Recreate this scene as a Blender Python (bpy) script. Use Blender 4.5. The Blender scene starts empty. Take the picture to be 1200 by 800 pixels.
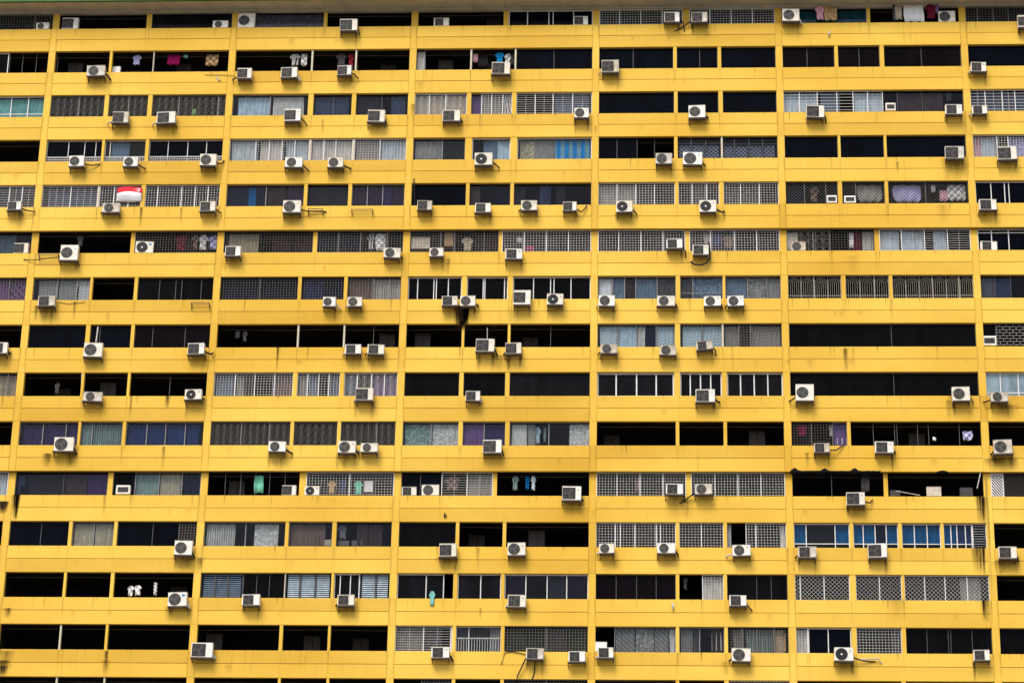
import bpy, math, random
import numpy as np
from mathutils import Matrix, Vector
rng = random.Random(7)
scene = bpy.context.scene
COL = scene.collection
# ------------------------------------------------------------------ camera
FPX = 3000.0                                   # focal length in photo pixels (photo 1200 wide)
CAMP = np.array([7.9112, -124.1811, 1.70])
ZTOP = 70.687                                  # sill height of the top storey
YAW, PITCH, ROLL = 0.0576, 0.3836, 0.0201
FH = 2.7287                                    # storey height
OH = 1.325                                     # opening height
def cam_axes():
    cy, sy = math.cos(YAW), math.sin(YAW); cp, sp = math.cos(PITCH), math.sin(PITCH); cr, sr = math.cos(ROLL), math.sin(ROLL)
    Rz = np.array([[cy, sy, 0], [-sy, cy, 0], [0, 0, 1]])
    Rx = np.array([[1, 0, 0], [0, cp, sp], [0, -sp, cp]])
    Ry = np.array([[cr, 0, sr], [0, 1, 0], [-sr, 0, cr]])
    return Ry @ Rx @ Rz
RW = cam_axes()
cam = bpy.data.cameras.new('camera'); cam.sensor_width = 36.0; cam.lens = FPX / 1200 * 36
cam.clip_start = 1.0; cam.clip_end = 6000
co = bpy.data.objects.new('camera', cam); COL.objects.link(co)
r_, f_, u_ = RW
co.matrix_world = Matrix(((r_[0], u_[0], -f_[0], CAMP[0]), (r_[1], u_[1], -f_[1], CAMP[1]), (r_[2], u_[2], -f_[2], CAMP[2]), (0, 0, 0, 1)))
scene.camera = co
# ------------------------------------------------------------------ light: bright overcast
SUN_EL, SUN_AZ = math.radians(52), math.radians(200)      # azimuth from +Y clockwise: behind the camera
w = bpy.data.worlds.new('World'); scene.world = w; w.use_nodes = True
nt = w.node_tree; bg = nt.nodes['Background']
sk = nt.nodes.new('ShaderNodeTexSky'); sk.sky_type = 'NISHITA'; sk.sun_disc = False
sk.sun_elevation = SUN_EL; sk.sun_rotation = SUN_AZ; sk.dust_density = 3.0; sk.air_density = 0.8; sk.ozone_density = 1.0
nt.links.new(sk.outputs[0], bg.inputs[0]); bg.inputs[1].default_value = 0.12
sd = bpy.data.lights.new('sun', 'SUN'); sd.energy = 1.3; sd.angle = math.radians(25); sd.color = (1.0, 0.95, 0.87)
so = bpy.data.objects.new('sun', sd); COL.objects.link(so)
dirv = Vector((math.sin(SUN_AZ) * math.cos(SUN_EL), math.cos(SUN_AZ) * math.cos(SUN_EL), math.sin(SUN_EL)))
so.rotation_euler = dirv.to_track_quat('Z', 'Y').to_euler(); so.location = (0, -60, 120)
vs = scene.view_settings; vs.view_transform = 'Standard'; vs.look = 'None'; vs.exposure = 1.0; vs.gamma = 1.0; vs.use_curve_mapping = False
# ------------------------------------------------------------------ helpers
def inv(px, py, Y=0.0):
    """photo pixel -> point of the vertical plane at depth Y"""
    d = np.array([(px - 600) / FPX, 1.0, (400 - py) / FPX]) @ RW
    t = (Y - CAMP[1]) / d[1]
    return CAMP[0] + d[0] * t, CAMP[2] + d[2] * t
def proj(X, Y, Z):
    q = RW @ (np.array([X, Y, Z]) - CAMP)
    return 600 + FPX * q[0] / q[1], 400 - FPX * q[2] / q[1]
def zs(r): return ZTOP - r * FH
def px2x(px, r, frac=0.5):
    """photo column at storey r -> X on the facade"""
    Z = zs(r) + OH * frac; X = (px - 600) / 22.0
    for _ in range(6):
        x, y = proj(X, 0, Z); X += (px - x) / 22.3
    return X
def srgb(c, k=1.0):
    return tuple(min(0.85, k * ((v / 255 / 12.92) if v / 255 <= 0.04045 else ((v / 255 + 0.055) / 1.055) ** 2.4)) for v in c)
class MB:
    def __init__(s): s.v = []; s.f = []; s.m = []; s.uv = None
    def quadstrip(s): pass
    def box(s, x0, x1, y0, y1, z0, z1, m=0):
        n = len(s.v)
        s.v += [(x0, y0, z0), (x1, y0, z0), (x1, y1, z0), (x0, y1, z0), (x0, y0, z1), (x1, y0, z1), (x1, y1, z1), (x0, y1, z1)]
        for q in ((0, 1, 5, 4), (1, 2, 6, 5), (2, 3, 7, 6), (3, 0, 4, 7), (4, 5, 6, 7), (3, 2, 1, 0)): s.f.append(tuple(n + i for i in q)); s.m.append(m)
    def cbox(s, x0, x1, y0, y1, z0, z1, c, m=0):
        """box with its four front edges chamfered by c (front = low y)"""
        n = len(s.v)
        s.v += [(x0 + c, y0, z0 + c), (x1 - c, y0, z0 + c), (x1 - c, y0, z1 - c), (x0 + c, y0, z1 - c),
                (x0, y0 + c, z0), (x1, y0 + c, z0), (x1, y0 + c, z1), (x0, y0 + c, z1),
                (x0, y1, z0), (x1, y1, z0), (x1, y1, z1), (x0, y1, z1)]
        fs = [(0, 1, 2, 3), (11, 10, 9, 8)]
        for k in range(4):
            a, b = k, (k + 1) % 4
            fs += [(4 + a, 4 + b, b, a), (8 + a, 8 + b, 4 + b, 4 + a)]
        for q in fs: s.f.append(tuple(n + i for i in q)); s.m.append(m)
    def seg(s, x0, z0, x1, z1, wd, y0, y1, m=0):
        dx, dz = x1 - x0, z1 - z0; L = math.hypot(dx, dz) or 1e-6; nx, nz = -dz / L * wd / 2, dx / L * wd / 2
        n = len(s.v)
        for y in (y0, y1): s.v += [(x0 + nx, y, z0 + nz), (x0 - nx, y, z0 - nz), (x1 - nx, y, z1 - nz), (x1 + nx, y, z1 + nz)]
        for q in ((0, 1, 2, 3), (7, 6, 5, 4), (0, 4, 5, 1), (1, 5, 6, 2), (2, 6, 7, 3), (3, 7, 4, 0)): s.f.append(tuple(n + i for i in q)); s.m.append(m)
    def arc(s, cx, cz, r, a0, a1, k, wd, y0, y1):
        p = [(cx + r * math.cos(a0 + (a1 - a0) * i / k), cz + r * math.sin(a0 + (a1 - a0) * i / k)) for i in range(k + 1)]
        for a, b in zip(p, p[1:]): s.seg(a[0], a[1], b[0], b[1], wd, y0, y1)
    def tube(s, pts, r, k=6, m=0):
        pts = [Vector(p) for p in pts]; n = len(s.v)
        for i, p in enumerate(pts):
            t = (pts[min(i + 1, len(pts) - 1)] - pts[max(i - 1, 0)]).normalized()
            a = t.orthogonal().normalized() if abs(t.z) > .95 else t.cross(Vector((0, 0, 1))).normalized()
            b = t.cross(a)
            for j in range(k):
                th = 2 * math.pi * j / k; q = p + r * (a * math.cos(th) + b * math.sin(th)); s.v.append(tuple(q))
        for i in range(len(pts) - 1):
            for j in range(k): s.f.append((n + i * k + j, n + i * k + (j + 1) % k, n + (i + 1) * k + (j + 1) % k, n + (i + 1) * k + j)); s.m.append(m)
        s.f.append(tuple(n + j for j in range(k))[::-1]); s.m.append(m)
        s.f.append(tuple(n + (len(pts) - 1) * k + j for j in range(k))); s.m.append(m)
    def disc(s, cx, cz, y, r, k=24, m=0, r0=0.0):
        n = len(s.v)
        if r0 <= 0:
            for j in range(k): s.v.append((cx + r * math.cos(-2 * math.pi * j / k), y, cz + r * math.sin(-2 * math.pi * j / k)))
            s.f.append(tuple(range(n, n + k))[::-1]); s.m.append(m)
        else:
            for j in range(k):
                c, q = math.cos(2 * math.pi * j / k), math.sin(2 * math.pi * j / k)
                s.v += [(cx + r * c, y, cz + r * q), (cx + r0 * c, y, cz + r0 * q)]
            for j in range(k):
                a, b = n + 2 * j, n + 2 * ((j + 1) % k); s.f.append((a, b, b + 1, a + 1)); s.m.append(m)
    def sheet(s, P, m=None):
        """grid of points P[i][j] -> quads; m(i,j) material"""
        n = len(s.v); R_, C_ = len(P), len(P[0])
        for row in P: s.v += [tuple(p) for p in row]
        for i in range(R_ - 1):
            for j in range(C_ - 1):
                s.f.append((n + i * C_ + j, n + i * C_ + j + 1, n + (i + 1) * C_ + j + 1, n + (i + 1) * C_ + j)); s.m.append(m(i, j) if m else 0)
    def mesh(s, name, mats, smooth=False):
        me = bpy.data.meshes.new(name); me.from_pydata(s.v, [], s.f)
        for mm in (mats if isinstance(mats, (list, tuple)) else [mats]): me.materials.append(mm)
        if any(s.m): me.polygons.foreach_set('material_index', s.m)
        if smooth: me.polygons.foreach_set('use_smooth', [True] * len(me.polygons))
        me.update(); return me
    def build(s, name, mats, parent=None, smooth=False, loc=None):
        o = bpy.data.objects.new(name, s.mesh(name, mats, smooth)); COL.objects.link(o)
        if parent: o.parent = parent
        if loc: o.location = loc
        return o
def link(name, me, parent=None, loc=None):
    o = bpy.data.objects.new(name, me); COL.objects.link(o)
    if parent: o.parent = parent
    if loc: o.location = loc
    return o
def tag(o, label=None, cat=None, group=None, kind=None):
    if label: o['label'] = label
    if cat: o['category'] = cat
    if group: o['group'] = group
    if kind: o['kind'] = kind
    return o
def empty(name, loc=(0, 0, 0), parent=None):
    o = bpy.data.objects.new(name, None); o.empty_display_size = .1; COL.objects.link(o); o.location = loc
    if parent: o.parent = parent
    return o
ORD = ['first', 'second', 'third', 'fourth', 'fifth', 'sixth', 'seventh', 'eighth', 'ninth', 'tenth', 'eleventh', 'twelfth', 'thirteenth', 'fourteenth', 'fifteenth', 'sixteenth']
# ------------------------------------------------------------------ materials
def nodes(name):
    m = bpy.data.materials.new(name); m.use_nodes = True; t = m.node_tree; return m, t, t.nodes['Principled BSDF']
def N(t, typ, **kw):
    n = t.nodes.new(typ)
    for k, v in kw.items(): setattr(n, k, v)
    return n
def ramp(t, inp, stops):
    r = N(t, 'ShaderNodeValToRGB'); cr = r.color_ramp
    while len(cr.elements) < len(stops): cr.elements.new(.5)
    for e, (p, c) in zip(cr.elements, stops): e.position = p; e.color = tuple(c) + (1,) if len(c) == 3 else c
    t.links.new(inp, r.inputs[0]); return r.outputs[0]
def mapped(t, scale):
    tc = N(t, 'ShaderNodeTexCoord'); mp = N(t, 'ShaderNodeMapping'); mp.inputs['Scale'].default_value = scale
    t.links.new(tc.outputs['Object'], mp.inputs[0]); return mp.outputs[0]
def noise(t, scale, sc=1.0, detail=4.0, rough=.55):
    n = N(t, 'ShaderNodeTexNoise'); n.inputs['Scale'].default_value = sc; n.inputs['Detail'].default_value = detail; n.inputs['Roughness'].default_value = rough
    t.links.new(mapped(t, scale), n.inputs['Vector']); return n.outputs['Fac']
def mix(t, a, b, fac, mode='MIX'):
    n = N(t, 'ShaderNodeMix', data_type='RGBA', blend_type=mode)
    for s, v in ((n.inputs[0], fac), (n.inputs[6], a), (n.inputs[7], b)):
        if isinstance(v, bpy.types.NodeSocket): t.links.new(v, s)
        elif isinstance(v, (tuple, list)): s.default_value = tuple(v) + (1,) if len(v) == 3 else v
        else: s.default_value = v
    return n.outputs[2]
def plain(name, c, rough=.6, var=.15, sc=6.0, spec=.3, metal=0.0):
    m, t, b = nodes(name)
    f = noise(t, (1, 1, 1), sc)
    colr = ramp(t, f, [(.3, tuple(v * (1 - var) for v in c)), (.7, tuple(min(.9, v * (1 + var)) for v in c))])
    t.links.new(colr, b.inputs['Base Color']); b.inputs['Roughness'].default_value = rough; b.inputs['Specular IOR Level'].default_value = spec; b.inputs['Metallic'].default_value = metal
    return m
def wall_paint(name, base, pale, grime=(.16, .095, .012), amount=.55):
    m, t, b = nodes(name)
    big = noise(t, (.09, .09, .16), 1.0, 3)
    c = ramp(t, big, [(.35, base), (.65, pale)])
    fine = noise(t, (3.0, 3.0, 1.1), 1.0, 6, .65)
    c = mix(t, c, (.86, .84, .80), ramp(t, fine, [(.35, (.0, .0, .0)), (.75, (.35, .35, .35))]), 'MULTIPLY')
    st = noise(t, (4.2, 1, .16), 1.0, 5, .6)          # vertical run-off streaks
    msk = noise(t, (.35, 1, .5), 1.0, 2)
    f1 = ramp(t, st, [(.57, (0, 0, 0)), (.82, (1, 1, 1))]); f2 = ramp(t, msk, [(.45, (0, 0, 0)), (.7, (1, 1, 1))])
    fac = mix(t, f1, f2, 1.0, 'MULTIPLY')
    fac = mix(t, fac, (amount, amount, amount), 1.0, 'MULTIPLY')
    c = mix(t, c, grime, fac)
    hl = noise(t, (.05, 1, 14), 1.0, 2)                # faint horizontal roller marks
    c = mix(t, c, (.9, .88, .85), ramp(t, hl, [(.55, (0, 0, 0)), (.75, (.3, .3, .3))]), 'MULTIPLY')
    oi = N(t, 'ShaderNodeObjectInfo')                  # each panel was repainted at its own time
    c = mix(t, c, ramp(t, oi.outputs['Random'], [(0, (.85, .82, .72)), (.45, (.95, .94, .90)), (1, (1, 1, 1))]), 1.0, 'MULTIPLY')
    t.links.new(c, b.inputs['Base Color']); b.inputs['Roughness'].default_value = .75; b.inputs['Specular IOR Level'].default_value = .2
    bp = N(t, 'ShaderNodeBump'); bp.inputs['Strength'].default_value = .15; bp.inputs['Distance'].default_value = .01
    t.links.new(fine, bp.inputs['Height']); t.links.new(bp.outputs[0], b.inputs['Normal'])
    return m
YELLOW = wall_paint('yellow_paint', (.66, .395, .042), (.79, .515, .080))
OCHRE = wall_paint('ochre_paint', (.60, .36, .04), (.66, .42, .06))
M = {}
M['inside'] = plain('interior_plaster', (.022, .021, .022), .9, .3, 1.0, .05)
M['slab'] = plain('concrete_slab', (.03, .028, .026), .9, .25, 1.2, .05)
M['white'] = plain('white_metal_frame', (.62, .61, .58), .45, .12, 9, .4)
M['cream'] = plain('cream_post_paint', (.52, .46, .33), .6, .15, 5, .2)
M['bar'] = plain('white_grille_bar', (.42, .415, .39), .5, .2, 7, .3)
M['graybar'] = plain('grey_grille_bar', (.12, .115, .105), .5, .25, 7, .3)
M['darkbar'] = plain('dark_grille_bar', (.075, .07, .06), .5, .25, 7, .3)
M['scroll'] = plain('bronze_scroll_bar', (.15, .142, .12), .5, .25, 7, .3)
M['tanbar'] = plain('tan_grille_bar', (.27, .245, .19), .5, .2, 7, .3)
M['door'] = plain('dark_wood_door', (.035, .03, .027), .6, .25, 3, .2)
M['dframe'] = plain('dark_window_frame', (.035, .034, .034), .45, .2, 9, .4)
M['gframe'] = plain('grey_window_frame', (.2, .2, .2), .45, .2, 9, .4)
M['steel'] = plain('rusty_bracket_steel', (.075, .058, .045), .7, .5, 14, .3)
M['hose'] = plain('black_insulated_hose', (.018, .017, .016), .7, .3, 12, .2)
M['whose'] = plain('pale_pipe', (.45, .43, .38), .6, .2, 12, .3)
M['fanblack'] = plain('dark_fan_plastic', (.014, .013, .013), .5, .2, 12, .3)
M['guard'] = plain('grey_fan_guard', (.075, .07, .06), .5, .2, 12, .3)
M['guarddark'] = plain('dark_fan_guard', (.062, .055, .047), .5, .2, 12, .3)
M['guardlight'] = plain('pale_fan_guard', (.30, .285, .25), .5, .2, 12, .3)
M['hub'] = plain('white_fan_hub', (.7, .69, .65), .5, .1, 12, .3)
M['sticker'] = plain('blue_sticker', (.06, .22, .5), .5, .1, 12, .3)
M['badge'] = plain('grey_badge', (.2, .2, .2), .5, .1, 12, .3)
M['beige'] = plain('beige_soffit_paint', (.46, .40, .27), .85, .14, 1.5, .1)
M['green'] = plain('green_roof_edge', (.035, .10, .014), .6, .2, 2.0, .3)
M['ground'] = plain('grey_paving', (.2, .19, .175), .9, .25, .3, .1)
M['podium'] = plain('podium_concrete', (.33, .3, .26), .85, .2, .4, .1)
M['box'] = plain('cardboard', (.36, .24, .12), .8, .25, 5, .1)
M['pbox'] = plain('pale_box_board', (.5, .45, .37), .8, .2, 5, .1)
def casing_mat(name, c, d):
    m, t, b = nodes(name)
    f = noise(t, (2.2, 2.2, 1.2), 3.0, 6, .65)
    oi = N(t, 'ShaderNodeObjectInfo')
    cc = ramp(t, f, [(.35, d), (.62, c)])
    cc = mix(t, cc, (.83, .785, .68), oi.outputs['Random'], 'MULTIPLY')
    t.links.new(cc, b.inputs['Base Color']); b.inputs['Roughness'].default_value = .5; b.inputs['Specular IOR Level'].default_value = .35
    return m
M['case'] = casing_mat('weathered_white_casing', (.82, .80, .73), (.66, .62, .53))
M['casedirty'] = casing_mat('grimy_casing', (.62, .585, .50), (.38, .33, .25))
def glass_clear(name, tint, spec):
    m, t, b = nodes(name); t.nodes.remove(b)
    tr = N(t, 'ShaderNodeBsdfTransparent'); tr.inputs[0].default_value = tuple(tint) + (1,)
    gl = N(t, 'ShaderNodeBsdfGlossy'); gl.inputs['Roughness'].default_value = .06
    lw = N(t, 'ShaderNodeFresnel'); lw.inputs[0].default_value = spec
    mx = N(t, 'ShaderNodeMixShader'); t.links.new(lw.outputs[0], mx.inputs[0]); t.links.new(tr.outputs[0], mx.inputs[1]); t.links.new(gl.outputs[0], mx.inputs[2])
    t.links.new(mx.outputs[0], t.nodes['Material Output'].inputs[0]); return m
def glass_dark(name, c, spec=.028):
    m, t, b = nodes(name)
    f = noise(t, (1.6, 1, .25), 1.0, 3)
    t.links.new(ramp(t, f, [(.35, tuple(v * .6 for v in c)), (.7, tuple(v * 1.5 for v in c))]), b.inputs['Base Color'])
    b.inputs['Roughness'].default_value = .12; b.inputs['Specular IOR Level'].default_value = spec
    return m
GL = {'C': glass_clear('clear_glass', (.86, .88, .89), 1.2), 'T': glass_clear('smoked_glass', (.66, .68, .73), 1.2),
      'D': glass_dark('navy_tinted_glass', (.0009, .0016, .0036)), 'K': glass_dark('black_tinted_glass', (.002, .002, .0022)),
      'M': glass_dark('brown_tinted_glass', (.0028, .0014, .0022)), 'B': glass_dark('pale_blue_glass', (.17, .23, .26), .3), 'G': glass_dark('grey_tinted_glass', (.005, .0052, .006), .035)}
CURT = {}
PAL = {'white': (196, 194, 186), 'grey': (140, 138, 132), 'dgrey': (72, 70, 70), 'beige': (168, 158, 136), 'teal': (112, 168, 160), 'dteal': (14, 66, 78), 'navy': (16, 22, 44),
       'blue': (40, 54, 98), 'sky': (176, 194, 204), 'bgrey': (104, 120, 136), 'purple': (56, 42, 80), 'lilac': (112, 84, 128), 'plum': (50, 34, 52), 'brown': (110, 92, 82), 'dbrown': (52, 38, 36),
       'maroon': (96, 22, 42), 'gteal': (128, 146, 140), 'royal': (12, 88, 134), 'cyan': (24, 132, 190), 'dgreen': (50, 54, 40), 'black': (14, 14, 16), 'pink': (200, 150, 160), 'lav': (160, 160, 205),
       'red': (128, 34, 46), 'orange': (200, 92, 40), 'pwhite': (222, 220, 214), 'mint': (110, 190, 160), 'green': (110, 150, 90), 'tan': (170, 140, 100), 'magenta': (140, 20, 80), 'bluegrey': (90, 100, 120), 'charcoal': (30, 30, 32)}
def cloth(col, style='p', k=1.0):
    key = (col, style, k)
    if key in CURT: return CURT[key]
    c = srgb(PAL[col], k); m, t, b = nodes('%s_cloth' % col)
    f = noise(t, (1.5, 1.5, 1.0), 2.5, 5)
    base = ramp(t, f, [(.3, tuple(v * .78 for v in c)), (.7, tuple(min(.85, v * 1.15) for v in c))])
    if style == 'l':      # lace
        v = N(t, 'ShaderNodeTexVoronoi'); v.inputs['Scale'].default_value = 6.0; t.links.new(mapped(t, (1, 0, 1)), v.inputs['Vector'])
        base = mix(t, base, tuple(min(.85, x * 1.7) for x in c), ramp(t, v.outputs['Distance'], [(.25, (.9, .9, .9)), (.45, (0, 0, 0))]))
        v2 = N(t, 'ShaderNodeTexVoronoi', feature='DISTANCE_TO_EDGE'); v2.inputs['Scale'].default_value = 6.0; t.links.new(mapped(t, (1, 0, 1)), v2.inputs['Vector'])
        base = mix(t, base, tuple(x * .5 for x in c), ramp(t, v2.outputs['Distance'], [(.02, (.6, .6, .6)), (.1, (0, 0, 0))]))
    elif style in 'kKsS':  # check, bold check, stripe; narrow stripes also paint pleat shade into the cloth
        fr = {'k': 11.0, 'K': 5.5, 's': 2.6, 'S': .72}[style]
        cb = N(t, 'ShaderNodeTexChecker') if style not in 'sS' else None
        if cb:
            cb.inputs['Scale'].default_value = fr; cb.inputs[1].default_value = tuple(v * .42 for v in c) + (1,); cb.inputs[2].default_value = tuple(min(.85, v * 1.5) for v in c) + (1,)
            t.links.new(mapped(t, (1, 0, 1)), cb.inputs[0]); base = mix(t, base, cb.outputs[0], .8)
        else:
            wv = N(t, 'ShaderNodeTexWave'); wv.inputs['Scale'].default_value = fr; t.links.new(mapped(t, (1, 0, 0)), wv.inputs[0])
            base = mix(t, base, (.25, .42, .48) if style == 'S' else tuple(v * .4 for v in c), ramp(t, wv.outputs['Fac'], [(.45, (0, 0, 0)), (.55, (.9, .9, .9))]))
    elif style == 'z':    # zebra
        wv = N(t, 'ShaderNodeTexWave'); wv.inputs['Scale'].default_value = 2.2; wv.inputs['Distortion'].default_value = 6; t.links.new(mapped(t, (1, 0, 1)), wv.inputs[0])
        base = ramp(t, wv.outputs['Fac'], [(.45, (.02, .02, .02)), (.55, (.6, .6, .58))])
    elif style == 'q':    # pale panel with a diagonal grid of dark dots
        mp = N(t, 'ShaderNodeMapping'); mp.inputs['Rotation'].default_value = (0, math.radians(45), 0); tc = N(t, 'ShaderNodeTexCoord'); t.links.new(tc.outputs['Object'], mp.inputs[0])
        v = N(t, 'ShaderNodeTexVoronoi'); v.inputs['Scale'].default_value = 6.2; v.inputs['Randomness'].default_value = 0.0; t.links.new(mp.outputs[0], v.inputs['Vector'])
        base = mix(t, base, tuple(x * .12 for x in c), ramp(t, v.outputs['Distance'], [(.38, (1, 1, 1)), (.52, (0, 0, 0))]))
    elif style == 'g':    # diagonal weave
        wv = N(t, 'ShaderNodeTexWave', bands_direction='DIAGONAL'); wv.inputs['Scale'].default_value = 2.4; t.links.new(mapped(t, (1, 0, 1)), wv.inputs[0])
        base = mix(t, base, tuple(v * .3 for v in c), ramp(t, wv.outputs['Fac'], [(.35, (0, 0, 0)), (.65, (.55, .55, .55))]))
    t.links.new(base, b.inputs['Base Color']); b.inputs['Roughness'].default_value = .9; b.inputs['Specular IOR Level'].default_value = .1
    CURT[key] = m; return m
def stain_mat():
    m, t, b = nodes('water_stain_grime'); b.inputs['Base Color'].default_value = (.03, .018, .008, 1); b.inputs['Roughness'].default_value = .9; b.inputs['Specular IOR Level'].default_value = .05
    uv = N(t, 'ShaderNodeUVMap'); sx = N(t, 'ShaderNodeSeparateXYZ'); t.links.new(uv.outputs[0], sx.inputs[0])
    at = N(t, 'ShaderNodeAttribute'); at.attribute_name = 'strength'
    nz = noise(t, (13, 1, .7), 1.0, 5, .6)
    def mth(op, a, b_):
        n = N(t, 'ShaderNodeMath', operation=op)
        for s, v in ((n.inputs[0], a), (n.inputs[1], b_)):
            if isinstance(v, bpy.types.NodeSocket): t.links.new(v, s)
            else: s.default_value = v
        return n.outputs[0]
    e = mth('SUBTRACT', 1.0, mth('ABSOLUTE', mth('MULTIPLY', mth('SUBTRACT', sx.outputs[0], .5), 2.0), 0.0))
    e = mth('MULTIPLY', e, mth('POWER', mth('SUBTRACT', 1.0, sx.outputs[1]), .8))
    e = mth('MULTIPLY', e, mth('MULTIPLY', mth('SUBTRACT', nz, .18), 1.5))
    e = mth('MULTIPLY', e, at.outputs['Fac'])
    n = N(t, 'ShaderNodeMath', operation='MULTIPLY', use_clamp=True); t.links.new(e, n.inputs[0]); n.inputs[1].default_value = 1.0
    t.links.new(n.outputs[0], b.inputs['Alpha']); return m
STAIN = stain_mat()
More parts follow.
